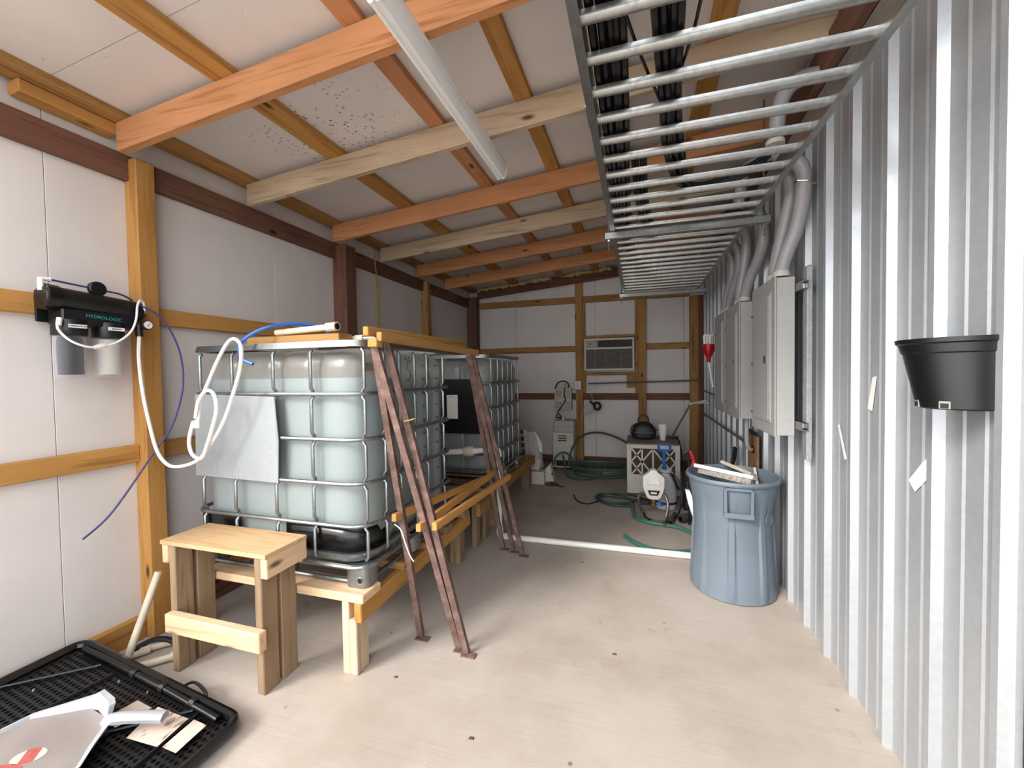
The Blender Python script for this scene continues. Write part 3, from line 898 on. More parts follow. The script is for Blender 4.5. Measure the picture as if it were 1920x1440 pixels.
# ================================================================== ELECTRICAL CABINETS
BX0, BX1, BZ0, BZ1 = 0.70, 0.800, 1.038, 1.888
def cabinet(y0, y1, label):
    c = thing('electrical_cabinet', label, 'electrical panel', (0.75, y0, BZ0), 'grey electrical cabinets')
    MB().box(BX0 + .012, BX1, y0, y1, BZ0, BZ1).build('body', M_GREYP, c, bevel=0.003)
    MB().box(BX0 + .004, BX0 + .012, y0 - .008, y1 + .008, BZ0 - .008, BZ1 + .008).build('cover', M_GREYP, c, bevel=0.003)
    dr = MB().box(BX0 - .002, BX0 + .004, y0 + .045, y1 - .05, BZ0 + .06, BZ1 - .06).build('door', M_GREYP, c, bevel=0.003)
    MB().box(BX0 - .005, BX0 - .001, y0 + .055, y0 + .062, BZ0 + .08, BZ1 - .08).build('door_rib', M_GREYP, dr)
    MB().box(BX0 - .005, BX0 - .001, y0 + .085, y0 + .092, BZ0 + .08, BZ1 - .08).build('door_rib', M_GREYP, dr)
    MB().box(BX0 - .010, BX0 - .001, y0 + .115, y0 + .155, 1.43, 1.475).build('latch', M_CHROME, dr, bevel=0.003)
    for z in (1.13, 1.43, 1.73):
        MB().lathe([(0.008, -0.006), (0.008, 0.004)], (BX0 - .001, y1 - .02, z), 8, 'x').build('screw', M_CHROME, c)
    for (z, r) in ((BZ1 - .065, .030), (BZ1 - .16, .015), (BZ1 - .24, .012), (BZ0 + .06, .030), (BZ0 + .15, .012), (BZ0 + .21, .012)):
        MB().tube([((BX0 + BX1) / 2 + .006 + r * math.cos(2 * math.pi * k_ / 20), y0 - .0004, z + r * math.sin(2 * math.pi * k_ / 20)) for k_ in range(20)], 0.0014, 5, closed=True).build('knockout', M_GREYP, c)
    return c
cabinet(2.535, 2.98, 'grey steel electrical cabinet nearest the camera on the metal wall')
cabinet(3.345, 3.82, 'middle of the three grey steel electrical cabinets on the metal wall')
cabinet(3.875, 4.33, 'farthest grey steel electrical cabinet, nearest the rear wall')
def hub(pt, c, r=0.043):
    return MB().lathe([(r, 0.0), (r, 0.012), (r * .9, 0.02), (r * .9, 0.03)], pt, 18).build('hub', M_CREAM, c, smooth=True)
def conduit(label, pts, r=0.036, end=True):
    c = thing('conduit', label, 'conduit', pts[0], 'grey conduits rising from the electrical cabinets')
    pp = smoothpath(pts, 8)
    MB().tube(pp, r, 16).build('pipe', M_CONDUIT, c, smooth=True)
    hub(pts[0], c)
    if end:
        d = (Vector(pp[-1]) - Vector(pp[-2])).normalized()
        MB().tube([Vector(pp[-1]) - d * .002, Vector(pp[-1]) + d * .006], r * .86, 14).build('open_end', M_BLACK, c)
    return c
c1 = conduit('near grey conduit bending along the ribbed wall above the nearest cabinet',
        [(0.750, 2.585, 1.898), (0.753, 2.585, 1.94), (0.775, 2.575, 2.03), (0.805, 2.545, 2.13), (0.815, 2.50, 2.24), (0.81, 2.455, 2.34), (0.795, 2.44, 2.415), (0.755, 2.44, 2.455), (0.71, 2.44, 2.462)])
MB().tube([(0.845, 2.462 - .02, 2.330), (0.815, 2.415, 2.335), (0.772, 2.42, 2.342), (0.768, 2.45, 2.342)], 0.004, 6).build('pipe_clamp', M_CHROME, c1)
MB().lathe([(0.008, -0.03), (0.008, 0.006)], (0.853, 2.44, 2.33), 8, 'x').build('clamp_bolt', M_CHROME, c1)
conduit('second grey conduit rising close behind the near one on the nearest cabinet',
        [(0.750, 2.70, 1.898), (0.755, 2.70, 1.97), (0.775, 2.68, 2.10), (0.79, 2.64, 2.22), (0.80, 2.60, 2.33), (0.79, 2.585, 2.42), (0.76, 2.58, 2.52), (0.70, 2.58, 2.575)])
conduit('shiny S-bent grey conduit on the middle cabinet near edge',
        [(0.755, 3.41, 1.898), (0.758, 3.40, 1.95), (0.775, 3.33, 2.06), (0.80, 3.22, 2.16), (0.81, 3.15, 2.26), (0.80, 3.13, 2.36), (0.77, 3.12, 2.44), (0.71, 3.12, 2.46)])
conduit('straight grey conduit second along on the middle cabinet',
        [(0.755, 3.56, 1.898), (0.758, 3.56, 2.0), (0.775, 3.53, 2.15), (0.785, 3.50, 2.3), (0.775, 3.48, 2.42), (0.73, 3.47, 2.48)])
conduit('dull grey conduit on the farthest cabinet near edge',
        [(0.755, 3.95, 1.898), (0.758, 3.94, 1.96), (0.775, 3.86, 2.08), (0.795, 3.78, 2.20), (0.79, 3.75, 2.34), (0.74, 3.74, 2.42)])
conduit('last grey conduit on the farthest cabinet, closest to the rear wall',
        [(0.755, 4.12, 1.898), (0.758, 4.11, 1.98), (0.775, 4.06, 2.1), (0.79, 4.0, 2.22), (0.785, 3.98, 2.34), (0.74, 3.97, 2.42)])
# two upper elbows seen above the tray
for (lab, y, z) in (('grey conduit elbow turning up to the roof above the near tray end', 2.28, 2.52), ('grey conduit elbow above the tray near its support strut', 3.02, 2.50)):
    c = thing('conduit_elbow', lab, 'conduit', (0.7, y, z))
    MB().tube(smoothpath([(0.64, y + .02, z - .03), (0.645, y + .01, z + .05), (0.655, y, z + .13), (0.68, y - .01, z + .19), (0.74, y - .01, z + .23), (0.80, y - .01, z + .235)], 6), 0.034, 14).build('pipe', M_CONDUIT, c, smooth=True)
    MB().lathe([(0.041, 0), (0.041, .02)], (0.64, y + .02, z - .045), 16).build('collar', M_CREAM, c, smooth=True)
# strut mounting frame behind the cabinets
sf = thing('strut_frame', 'galvanised strut channel frame fixing the cabinets to the ribbed wall', 'strut frame', (0.85, 2.52, 0.93))
def cstrut(a, b, name='rail'):
    return MB().bar(a, b, 0.041, 0.041, (1, 0, 0)).build(name, M_GALV, sf, bevel=0.003)
MB().box(0.828, 0.853, 2.455, 2.515, 0.925, 1.925).build('upright', M_STRUT, sf, bevel=0.004)
for z in (1.825, 1.10):
    q = [(-.0205, -.0205), (.0205, -.0205), (.0205, -.010), (.017, -.010), (.017, -.017), (-.017, -.017), (-.017, .017), (.017, .017), (.017, .010), (.0205, .010), (.0205, .0205), (-.0205, .0205)]
    MB().prism([(0.8155 + b * .7, 2.44, z + a) for (a, b) in q], (0, 1.95, 0)).build('rail', M_GALV, sf)
    MB().box(0.802, 0.826, 2.48, 2.495, z - .012, z + .012).build('channel_nut', M_CHROME, sf)
# thin metal conduits at the rear
def pipe(name, label, pts, r, mat, cat, n=8, group=None, sm=True):
    o = MB().tube(pts, r, n).build(name, mat, smooth=sm)
    return tag(o, label, cat, group)
pipe('metal_conduit', 'thin metal conduit running level across the rear wall below the cooler', [(-0.70, 6.128, 1.222), (0.855, 6.128, 1.258)], 0.0105, M_STEEL, 'conduit')
pipe('metal_conduit', 'thin metal conduit low along the ribbed wall from the rear corner', [(0.838, 6.12, 0.812), (0.838, 3.75, 0.805)], 0.0115, M_STEEL, 'conduit')
pipe('metal_conduit', 'short metal conduit on the ribbed wall beside the rear corner post', [(0.838, 6.12, 1.125), (0.838, 4.6, 1.09)], 0.0105, M_STEEL, 'conduit')
pl = thing('backing_board', 'stained brown board on the ribbed wall below the cabinets', 'board', (0.84, 3.6, 0.55))
MB().box(0.832, 0.85, 3.40, 3.66, 0.55, 0.905).build('board', M_DIRTYCARD, pl, bevel=0.002)
MB().tube(smoothpath([(0.775, 3.44, 1.036), (0.775, 3.44, 0.92), (0.78, 3.445, 0.84), (0.80, 3.46, 0.80), (0.838, 3.48, 0.795)], 6), 0.016, 10).build('drop_conduit', M_CONDUIT, pl, smooth=True)
MB().lathe([(0.03, -.012), (0.03, 0.0)], (0.831, 3.48, 0.795), 14, 'x').build('fitting', M_BLACK, pl)
MB().box(0.826, 0.833, 3.37, 3.70, 0.905, 0.935).build('edge_strip', M_BLACK, pl)

# ================================================================== POT AND TAPE ON THE METAL WALL
pt_ = thing('plant_pot', 'black plastic nursery pot fixed sideways flat on the ribbed wall', 'pot', (0.76, 1.40, 1.27))
n_ = 26
mb = MB(); vs = []
def pot_ring(t, grow):
    yf = 1.52 + 0.055 * t; d_p = 0.098 + 0.024 * t
    yn = 1.335
    yc, a_ = (yn + yf) / 2, (yf - yn) / 2
    return [(0.8535 - (d_p + grow) * math.sin(math.pi * k_ / (n_ - 1)) ** 0.85, yc - (a_ + grow) * math.cos(math.pi * k_ / (n_ - 1))) for k_ in range(n_)]
lv = [(0.0, -0.004, 1.284), (0.02, 0.0, 1.288), (0.80, 0.0, 1.434), (0.80, 0.004, 1.438), (0.92, 0.005, 1.460), (0.95, 0.010, 1.464), (1.0, 0.010, 1.476), (1.0, 0.002, 1.476), (0.9, -0.006, 1.45), (0.03, -0.006, 1.292)]
for (t, g, z) in lv: vs += [(x, y, z) for (x, y) in pot_ring(t, g)]
fs = []
for i in range(len(lv) - 1):
    for k_ in range(n_ - 1):
        fs.append((i * n_ + k_, i * n_ + k_ + 1, (i + 1) * n_ + k_ + 1, (i + 1) * n_ + k_))
fs.append(tuple(range(n_))); fs.append(tuple(range((len(lv) - 1) * n_, len(lv) * n_)))
mb.add(vs, fs).build('shell', M_BLACK, pt_, smooth=True)
rg0 = pot_ring(0.05, 0.0006)
for k_ in (7, 14):
    c0, c1 = Vector((*rg0[k_ - 1], 1.297)), Vector((*rg0[k_ + 1], 1.297))
    nrm_ = Vector((-(c1 - c0).y, (c1 - c0).x, 0)).normalized()
    MB().bar(c0, c1, 0.003, 0.020).build('drain_hole_rim', plain('worn_plastic', '#8f8f86', .6), pt_)
    c0b, c1b = c0.lerp(c1, .14), c0.lerp(c1, .86)
    off_ = Vector((0.5 * (c0 + c1).x - 0.8535, 0.5 * (c0 + c1).y - 1.43, 0)).normalized() * 0.0012
    MB().bar(c0b + off_ - Vector((0, 0, .002)), c1b + off_ - Vector((0, 0, .002)), 0.003, 0.013).build('drain_hole', M_BLACKG, pt_)
for (lab, p) in (('pale tape strip upright on the ribbed wall, left of the pot', [(1.915, 1.366), (1.944, 1.36), (1.978, 1.235), (1.945, 1.228)]),
                 ('narrow pale tape strip, lowest and farthest left on the ribbed wall', [(2.232, 1.14), (2.216, 1.142), (2.146, 1.0), (2.165, 0.99)]),
                 ('wide slanting pale tape strip on the ribbed wall below the pot', [(1.602, 1.125), (1.645, 1.09), (1.715, 1.015), (1.68, 0.985), (1.602, 1.06)])):
    o = MB().prism([(0.8745, y, z) for (y, z) in p], (0.0008, 0, 0)).build('tape_strip', M_PAPER)
    tag(o, lab, 'tape')

# ================================================================== WATER FILTER ON THE LEFT WALL
wf = thing('water_filter', 'black wall-mounted water filter with two clear canisters', 'water filter', (-2.47, 1.3, 1.40))
FX = -2.475
MB().box(XL + .041, -2.545, 1.13, 1.50, 1.66, 1.80).build('bracket', M_BLACK, wf, bevel=0.004)
MB().tube([(FX, 1.118, 1.765), (FX, 1.13, 1.765), (FX, 1.48, 1.742), (FX, 1.495, 1.741)], 0.052, 20, rs=[0.04, 0.052, 0.052, 0.04]).build('membrane_housing', M_BLACK, wf, smooth=True)
MB().tube([(FX, 1.122, 1.765), (FX, 1.165, 1.762)], 0.058, 20).build('housing_cap', M_BLACKG, wf, smooth=True)
MB().box(-2.54, -2.432, 1.165, 1.455, 1.648, 1.72).build('manifold', M_BLACK, wf, bevel=0.006)
for (yc, mat, lab, inner) in ((1.208, M_CARBON, 'CARBON FILTER', 'carbon'), (1.352, M_SEDIMENT, 'SEDIMENT', 'sed')):
    MB().lathe([(0.058, 1.598), (0.060, 1.602), (0.060, 1.665), (0.056, 1.672)], (FX, yc, 0), 26).build('canister_head', M_BLACK, wf, smooth=True)
    cn = MB().lathe([(0.047, 1.405), (0.050, 1.41), (0.055, 1.60), (0.0545, 1.60), (0.049, 1.412)], (FX, yc, 0), 26, cap=False)
    cn.add([(FX + .05 * math.cos(2 * math.pi * k_ / 26), yc + .05 * math.sin(2 * math.pi * k_ / 26), 1.406) for k_ in range(26)], [tuple(range(26))])
    cn = cn.build('canister', M_GLASSCLEAR, wf, smooth=True)
    MB().lathe([(0.043, 1.422), (0.044, 1.56), (0.040, 1.592)], (FX, yc, 0), 20).build('cartridge', mat, wf, smooth=True)
    MB().bar((FX + .061, yc - .032, 1.640), (FX + .061, yc + .032, 1.640), 0.003, 0.016).build('name_sticker', M_PAPER, wf)
    text('sticker_print', lab, 0.0085, M_INK, frame((FX + .0630, yc, 1.640), (0, 1, 0), (0, 0, 1)), wf)
text('brand_print', 'HYDROLOGIC', 0.021, M_TEAL, frame((-2.4305, 1.315, 1.69), (0, 1, -0.06), (0, 0.06, 1)), wf)
# pressure gauge, valve and short tubes
MB().tube([(-2.44, 1.462, 1.675), (-2.44, 1.462, 1.615)], 0.016, 10).build('tee', M_BLACK, wf)
ga = MB().lathe([(0.022, -.012), (0.024, -.010), (0.024, 0.010), (0.022, .012)], (-2.40, 1.472, 1.672), 20, 'x').build('gauge', M_BLACK, wf, smooth=True)
MB().lathe([(0.019, 0.0), (0.019, 0.002)], (-2.388, 1.472, 1.672), 18, 'x').build('gauge_dial', M_PAPER, ga)
MB().bar((-2.3855, 1.464, 1.662), (-2.3855, 1.480, 1.683), 0.001, 0.003, (1, 0, 0)).build('gauge_needle', M_INK, ga)
MB().lathe([(0.03, -.014), (0.034, -.010), (0.034, .010), (0.03, .014)], (-2.475, 1.315, 1.832), 14, 'x').build('shutoff_valve', M_BLACK, wf, smooth=True)
MB().tube([(-2.475, 1.12, 1.79), (-2.475, 1.12, 1.84), (-2.475, 1.15, 1.842)], 0.012, 8).build('elbow_fitting', M_WHITE, wf, smooth=True)
MB().tube(smoothpath([(-2.475, 1.15, 1.842), (-2.475, 1.2, 1.838), (-2.475, 1.285, 1.832)], 4), 0.0045, 6).build('short_tube', M_PURPLE, wf)
MB().tube(smoothpath([(-2.475, 1.345, 1.828), (-2.475, 1.41, 1.822), (-2.475, 1.46, 1.80)], 4), 0.0045, 6).build('short_tube', M_PURPLE, wf)
MB().tube(smoothpath([(-2.43, 1.155, 1.665), (-2.425, 1.145, 1.625), (-2.40, 1.17, 1.575), (-2.385, 1.22, 1.548), (-2.385, 1.275, 1.55), (-2.385, 1.335, 1.575), (-2.385, 1.39, 1.625), (-2.39, 1.42, 1.69), (-2.40, 1.435, 1.765), (-2.41, 1.455, 1.795), (-2.42, 1.475, 1.785), (-2.43, 1.483, 1.735)], 6), 0.005, 7).build('drain_tube', M_WHITE, wf, smooth=True)
for p in ((-2.385, 1.262, 1.548), ):
    MB().tube([(p[0], p[1] - .015, p[2] - .002), (p[0], p[1] + .012, p[2] + .004), (p[0], p[1] + .03, p[2] + .009)], 0.012, 8, rs=[.008, .0125, .008]).build('inline_fitting', M_WHITE, wf, smooth=True)
MB().tube([(-2.43, 1.155, 1.672), (-2.425, 1.148, 1.64)], 0.010, 8).build('elbow_fitting', M_WHITE, wf)

def hose(name, label, pts, r, mat, cat='hose', n=8):
    return pipe(name, label, smoothpath(pts, n), r, mat, cat, 8)
whs = thing('hose', 'white hose from the filter coiling in loops before the nearer tank', 'hose', (-2.40, 1.43, 1.6))
MB().tube(smoothpath([(-2.44, 1.462, 1.62), (-2.43, 1.45, 1.50), (-2.42, 1.455, 1.33), (-2.40, 1.47, 1.15), (-2.36, 1.475, 1.02), (-2.29, 1.48, 0.955), (-2.20, 1.49, 0.955), (-2.10, 1.50, 0.995), (-2.01, 1.50, 1.085), (-1.93, 1.50, 1.19), (-1.87, 1.50, 1.31), (-1.82, 1.50, 1.43), (-1.805, 1.50, 1.52), (-1.84, 1.52, 1.565), (-1.90, 1.54, 1.588), (-1.955, 1.55, 1.57), (-2.0, 1.535, 1.49), (-2.05, 1.52, 1.38), (-2.085, 1.50, 1.27), (-2.098, 1.495, 1.18)], 6), 0.0085, 8).build('tube', M_WHITE, whs, smooth=True)
MB().tube(smoothpath([(-2.10, 1.475, 1.185), (-2.135, 1.475, 1.09), (-2.125, 1.48, 1.02), (-2.07, 1.485, 1.0), (-2.02, 1.48, 1.07), (-1.97, 1.475, 1.17), (-1.945, 1.475, 1.25), (-1.96, 1.475, 1.32), (-2.01, 1.475, 1.335), (-2.07, 1.48, 1.28), (-2.10, 1.485, 1.2)], 6), 0.0085, 8).build('tube', M_WHITE, whs, smooth=True)
MB().tube([(-2.098, 1.492, 1.19), (-2.10, 1.49, 1.165), (-2.101, 1.489, 1.15)], 0.016, 12, rs=[.011, .0165, .0165]).build('end_nut', M_WHITE, whs, smooth=True)
hose('tube', 'dark purple tube hanging in a wide bow below the filter', [(-2.43, 1.46, 1.775), (-2.40, 1.51, 1.74), (-2.38, 1.56, 1.67), (-2.37, 1.60, 1.56), (-2.365, 1.615, 1.44), (-2.365, 1.605, 1.31), (-2.37, 1.55, 1.14), (-2.385, 1.46, 1.0), (-2.40, 1.36, 0.845), (-2.41, 1.28, 0.74), (-2.41, 1.19, 0.675)], 0.0045, M_PURPLE, 'tube')
hose('tube', 'bright blue hose arching over the top rail of the nearer tank', [(-1.80, 1.555, 1.462), (-1.855, 1.545, 1.49), (-1.875, 1.55, 1.55), (-1.85, 1.575, 1.60), (-1.78, 1.62, 1.645), (-1.72, 1.72, 1.672), (-1.65, 1.80, 1.665), (-1.60, 1.85, 1.625), (-1.585, 1.87, 1.56)], 0.0085, M_BLUEHOSE, 'tube')

# ================================================================== PIECES ON TOP OF THE NEARER TANK
bd = MB().box(-1.96, -1.38, 1.66, 1.76, 1.567, 1.605).build('timber_offcut', W(W_TAN, 'x'), bevel=0.003)
tag(bd, 'loose timber offcut lying across the top of the nearer tank', 'board')
p_ = thing('pvc_pipe', 'white plastic pipe with socket end lying on the timber offcut', 'pipe', (-1.6, 1.7, 1.605))
MB().tube([(-1.80, 1.70, 1.626), (-1.44, 1.69, 1.640)], 0.0165, 12).build('pipe', M_PVCOLD, p_, smooth=True)
MB().tube([(-1.47, 1.69, 1.639), (-1.41, 1.688, 1.641)], 0.023, 12).build('socket', M_PVCOLD, p_, smooth=True)
MB().tube([(-1.412, 1.688, 1.641), (-1.4085, 1.688, 1.641)], 0.0165, 12).build('bore', M_BLACK, p_)
p_ = thing('pvc_pipe', 'white plastic pipe with small black valve behind the tank top rail', 'pipe', (-1.5, 1.78, 1.58))
MB().tube([(-1.85, 1.80, 1.584), (-1.38, 1.785, 1.584)], 0.015, 12).build('pipe', M_PVCOLD, p_, smooth=True)
MB().tube([(-1.38, 1.785, 1.584), (-1.33, 1.785, 1.584)], 0.021, 12).build('socket', M_PVCOLD, p_, smooth=True)
MB().tube([(-1.33, 1.785, 1.584), (-1.235, 1.783, 1.584)], 0.0165, 12).build('valve_body', M_GALV, p_, smooth=True)
for x in (-1.315, -1.25):
    MB().lathe([(0.008, 1.59), (0.008, 1.605), (0.013, 1.612), (0.013, 1.628), (0.006, 1.634)], (x, 1.784, 0), 10).build('valve_knob', M_BLACK, p_, smooth=True)
rp = thing('rope', 'thin yellow rope hanging from the top plate down behind the tank', 'rope', (-2.53, 3.63, 1.6))
MB().tube(smoothpath([(-2.535, 3.60, 2.60), (-2.535, 3.61, 2.52), (-2.53, 3.62, 2.40), (-2.53, 3.625, 2.2), (-2.53, 3.63, 1.95), (-2.53, 3.63, 1.5)], 6), 0.006, 6).build('strand', M_ROPE, rp)
MB().tube(smoothpath([(-2.525, 3.615, 2.42), (-2.515, 3.63, 2.2), (-2.525, 3.645, 1.9), (-2.52, 3.635, 1.5)], 6), 0.005, 6).build('strand', M_ROPE, rp)

# ================================================================== DRAIN PIPE BETWEEN THE TANKS
dp = thing('drain_pipe', 'white plastic drain pipe from the tanks running across the floor', 'pipe', (-1.1, 3.24, 0))
MB().tube([(-1.62, 3.235, 0.715), (-1.30, 3.235, 0.742)], 0.026, 12).build('pipe', M_PVC, dp, smooth=True)
MB().tube([(-1.43, 3.235, 0.731), (-1.41, 3.235, 0.733), (-1.36, 3.235, 0.737), (-1.34, 3.235, 0.739)], 0.05, 14, rs=[.034, .044, .044, .034]).build('union', M_PVCOLD, dp, smooth=True)
MB().tube([(-1.34, 3.235, 0.74), (-1.15, 3.235, 0.755)], 0.022, 12).build('pipe', M_PVC, dp, smooth=True)
MB().tube(smoothpath([(-1.17, 3.235, 0.755), (-1.135, 3.235, 0.752), (-1.122, 3.235, 0.735), (-1.12, 3.235, 0.70)], 5), 0.030, 12).build('elbow', M_PVC, dp, smooth=True)
MB().tube([(-1.12, 3.235, 0.71), (-1.118, 3.24, 0.04)], 0.022, 12).build('pipe', M_PVC, dp, smooth=True)
MB().tube(smoothpath([(-1.118, 3.24, 0.10), (-1.118, 3.24, 0.055), (-1.105, 3.24, 0.032), (-1.06, 3.24, 0.029)], 5), 0.029, 12).build('elbow', M_PVC, dp, smooth=True)
MB().tube([(-1.07, 3.24, 0.026), (0.62, 3.255, 0.026)], 0.024, 12).build('floor_pipe', M_PVC, dp, smooth=True)

# ================================================================== RUBBISH BIN
BCX, BCY = 0.572, 2.915
bn = thing('rubbish_bin', 'blue-grey plastic rubbish bin standing against the ribbed wall', 'bin', (BCX, BCY, 0))
pf_ = [(0.225, 0.0), (0.245, 0.012), (0.252, 0.05), (0.248, 0.40), (0.235, 0.53), (0.245, 0.60), (0.268, 0.69), (0.275, 0.708), (0.292, 0.712), (0.296, 0.722), (0.290, 0.738), (0.278, 0.738), (0.262, 0.70), (0.232, 0.55), (0.225, 0.30), (0.22, 0.03)]
pf_ = [(0.236, 0.0), (0.247, 0.010), (0.250, 0.05), (0.238, 0.30), (0.230, 0.45), (0.230, 0.52), (0.239, 0.60), (0.252, 0.68), (0.256, 0.705), (0.268, 0.709), (0.272, 0.720), (0.267, 0.735), (0.257, 0.735), (0.244, 0.69), (0.226, 0.55), (0.222, 0.42), (0.225, 0.03)]
n_ = 144; mb = MB(); vs = []
for i, (r, z) in enumerate(pf_):
    for k_ in range(n_):
        a = 2 * math.pi * k_ / n_
        rr_ = r
        if i < 9 and 0.04 < z < 0.56:
            # flat vertical panels between raised ribs
            ph = (math.degrees(a) + 12) % 45
            if 5 < ph < 40: rr_ = r - 0.011
        vs.append((BCX + rr_ * math.cos(a), BCY + rr_ * math.sin(a), z))
fs = []
m = len(pf_)
for i in range(m - 1):
    for k_ in range(n_):
        l = (k_ + 1) % n_
        fs.append((i * n_ + k_, i * n_ + l, (i + 1) * n_ + l, (i + 1) * n_ + k_))
fs.append(tuple(reversed(range(n_)))); fs.append(tuple(range((m - 1) * n_, m * n_)))
mb.add(vs, fs).build('body', M_BIN, bn, smooth=True)
def binhandle(adeg):
    d = Vector((math.cos(R(adeg)), math.sin(R(adeg)), 0)); t = Vector((-d.y, d.x, 0)); c = Vector((BCX, BCY, 0))
    hb = MB()
    z0, z1 = 0.555, 0.675
    for s_ in (-1, 1):
        hb.prism([c + d * .222 + t * (s_ * .062) + Vector((0, 0, z0 - .03)), c + d * .265 + t * (s_ * .060) + Vector((0, 0, z0 - .005)), c + d * .270 + t * (s_ * .062) + Vector((0, 0, z1 + .02)), c + d * .237 + t * (s_ * .064) + Vector((0, 0, z1 + .02))], t * (s_ * 0.016))
    hb.bar(c + d * .266 - t * .078 + Vector((0, 0, z0 - .012)), c + d * .266 + t * .078 + Vector((0, 0, z0 - .012)), 0.012, 0.03)
    hb.prism([c + d * .232 - t * .07 + Vector((0, 0, z1 - .005)), c + d * .270 - t * .07 + Vector((0, 0, z1 + .015)), c + d * .270 - t * .07 + Vector((0, 0, z1 + .03)), c + d * .237 - t * .07 + Vector((0, 0, z1 + .03))], t * .14)
    o = hb.build('handle', M_BIN, bn, bevel=0.002)
binhandle(-93); binhandle(87)
rg = MB()
d = Vector((math.cos(R(-42)), math.sin(R(-42)), 0)); t = Vector((-d.y, d.x, 0))
cc = Vector((BCX, BCY, 0.50)) + d * 0.2275
rg.tube([cc + t * (.034 * math.cos(R(q))) + Vector((0, 0, .034 * math.sin(R(q)))) for q in range(0, 360, 20)], 0.0022, 5, closed=True)
rg.build('moulded_ring', M_BIN, bn, smooth=True)
# things in the bin
t1 = thing('air_filter', 'white cardboard-framed air filter sticking out of the rubbish bin', 'filter', (0.55, 2.9, 0.70))
A_, B_ = Vector((0.375, 3.035, 0.745)), Vector((0.675, 2.80, 0.735))
dv = (B_ - A_).normalized(); nv = Vector((-dv.y, dv.x, 0.35)).normalized()
MB().bar(A_, B_, 0.055, 0.024, (0.25, .3, 1)).build('frame', M_PAPER, t1, bevel=0.002)
MB().bar(A_ + Vector((.02, -.018, -.028)), B_ + Vector((-.02, -.018, -.024)), 0.03, 0.034, (0.25, .3, 1)).build('dusty_pleats', plain('pleats', '#9d938b', .8, var=.4, scale=60), t1)
t2 = MB().bar((0.56, 3.12, 0.76), (0.70, 2.93, 0.725), 0.06, 0.022, (0.3, .2, 1)).build('air_filter', plain('grubby_card', '#b9ac9d', .7, var=.15, scale=25), bevel=0.002)
tag(t2, 'grubby beige filter frame lying deeper in the rubbish bin', 'filter')
t3 = MB().bar((0.74, 3.08, 0.735), (0.735, 2.95, 0.60), 0.035, 0.016, (1, 0, .2)).build('frame_offcut', M_CREAM, bevel=0.002)
tag(t3, 'short bent pale frame offcut at the right inside the bin', 'offcut')

# ================================================================== BLACK MESH TRAY, DUSTPAN, PAPERS (lower left)
def tz(x): return 0.030 + (x + 1.52) * (-0.098)          # the tray slopes up onto the base plate
tl = thing('mesh_tray', 'black plastic grid tray lying on the floor against the left wall', 'tray', (-2.0, 1.0, 0))
TXa, TXb, TYa, TYb = -2.545, -1.515, 0.62, 1.245
def tp(u, v, h=0.0):   # u along x, v along y, slightly skewed like the real one
    x = TXa + (TXb - TXa) * u; y = TYa + (TYb - TYa) * v - 0.045 * u
    return Vector((x, y, tz(x) + h))
rim = []
rc = 0.06
for (cu, cv, a0) in ((1 - .05, .08, -90), (1 - .05, 1 - .08, 0), (.05, 1 - .08, 90), (.05, .08, 180)):
    for k_ in range(6):
        a = R(a0 + 18 * k_)
        rim.append(tp(cu + .05 * math.cos(a), cv + .08 * math.sin(a), 0.012))
MB().tube(rim, 0.020, 8, closed=True).build('rim', M_BLACKG, tl, smooth=True)
# perforated mesh: one strip mesh with diamond openings
gm = MB()
nu, nv_ = 44, 24
cu_, cv_ = 1.0 / nu, 1.0 / nv_
for i in range(nu):
    for j in range(nv_):
        u0 = .02 + .96 * i * cu_; v0 = .03 + .94 * j * cv_
        du, dv_ = .96 * cu_, .94 * cv_
        if j % 2: u0 += du * .5
        if u0 + du > .99: continue
        outer_ = [tp(u0, v0), tp(u0 + du, v0), tp(u0 + du, v0 + dv_), tp(u0, v0 + dv_)]
        c_ = tp(u0 + du / 2, v0 + dv_ / 2)
        ins = []
        for (a, b) in ((.5, .12), (.80, .30), (.86, .62), (.5, .88), (.14, .62), (.20, .30)):
            ins.append(tp(u0 + du * a, v0 + dv_ * b))
        V_ = outer_ + ins
        gm.add(V_, [(0, 1, 5, 4), (1, 6, 5), (1, 2, 6), (2, 7, 6), (2, 3, 7), (3, 8, 7), (3, 9, 8), (3, 0, 9), (0, 4, 9)])
gmo = gm.build('mesh_floor', M_BLACK, tl)
gmo['kind'] = 'stuff'
md = gmo.modifiers.new('thick', 'SOLIDIFY'); md.thickness = 0.004
MB().prism([tp(0.01, 0.01, -.016), tp(.99, .01, -.016), tp(.99, .99, -.016), tp(.01, .99, -.016)], (0, 0, 0.004)).build('base_sheet', plain('tray_base', '#0c0d0e', .6), tl)
MB().tube([tp(.07, .95, .02), tp(.25, .955, .022), tp(.62, .955, .022), tp(.93, .94, .02)], 0.013, 10).build('edge_rod', M_BLACKG, tl, smooth=True)
for u in (.42, .60, .78):
    MB().tube([tp(u - .012, .955, .022), tp(u + .012, .955, .022)], 0.017, 10).build('rod_clip', M_BLACK, tl)
for (a, b) in (((.83, .93), (.855, .30)), ((.80, .93), (.60, .60)), ((.23, .92), (.0, .50)), ((.33, .90), (.30, .45))):
    MB().tube([tp(*a, .012), tp((a[0] + b[0]) / 2, (a[1] + b[1]) / 2, .012), tp(*b, .012)], 0.0055, 6).build('brace_wire', M_BLACK, tl)
for (u, v) in ((.40, .88), (.56, .90), (.16, .62)):
    MB().lathe([(0.006, 0), (0.004, .006)], tp(u, v, .012), 8).build('stud_pin', M_CHROME, tl)
def paper(lab, q):
    o = MB().prism([tp(u, v, .0195) for (u, v) in q], (0, 0, .0012)).build('paper_label', M_PRINT)
    return tag(o, lab, 'label', 'printed papers on the grid tray')
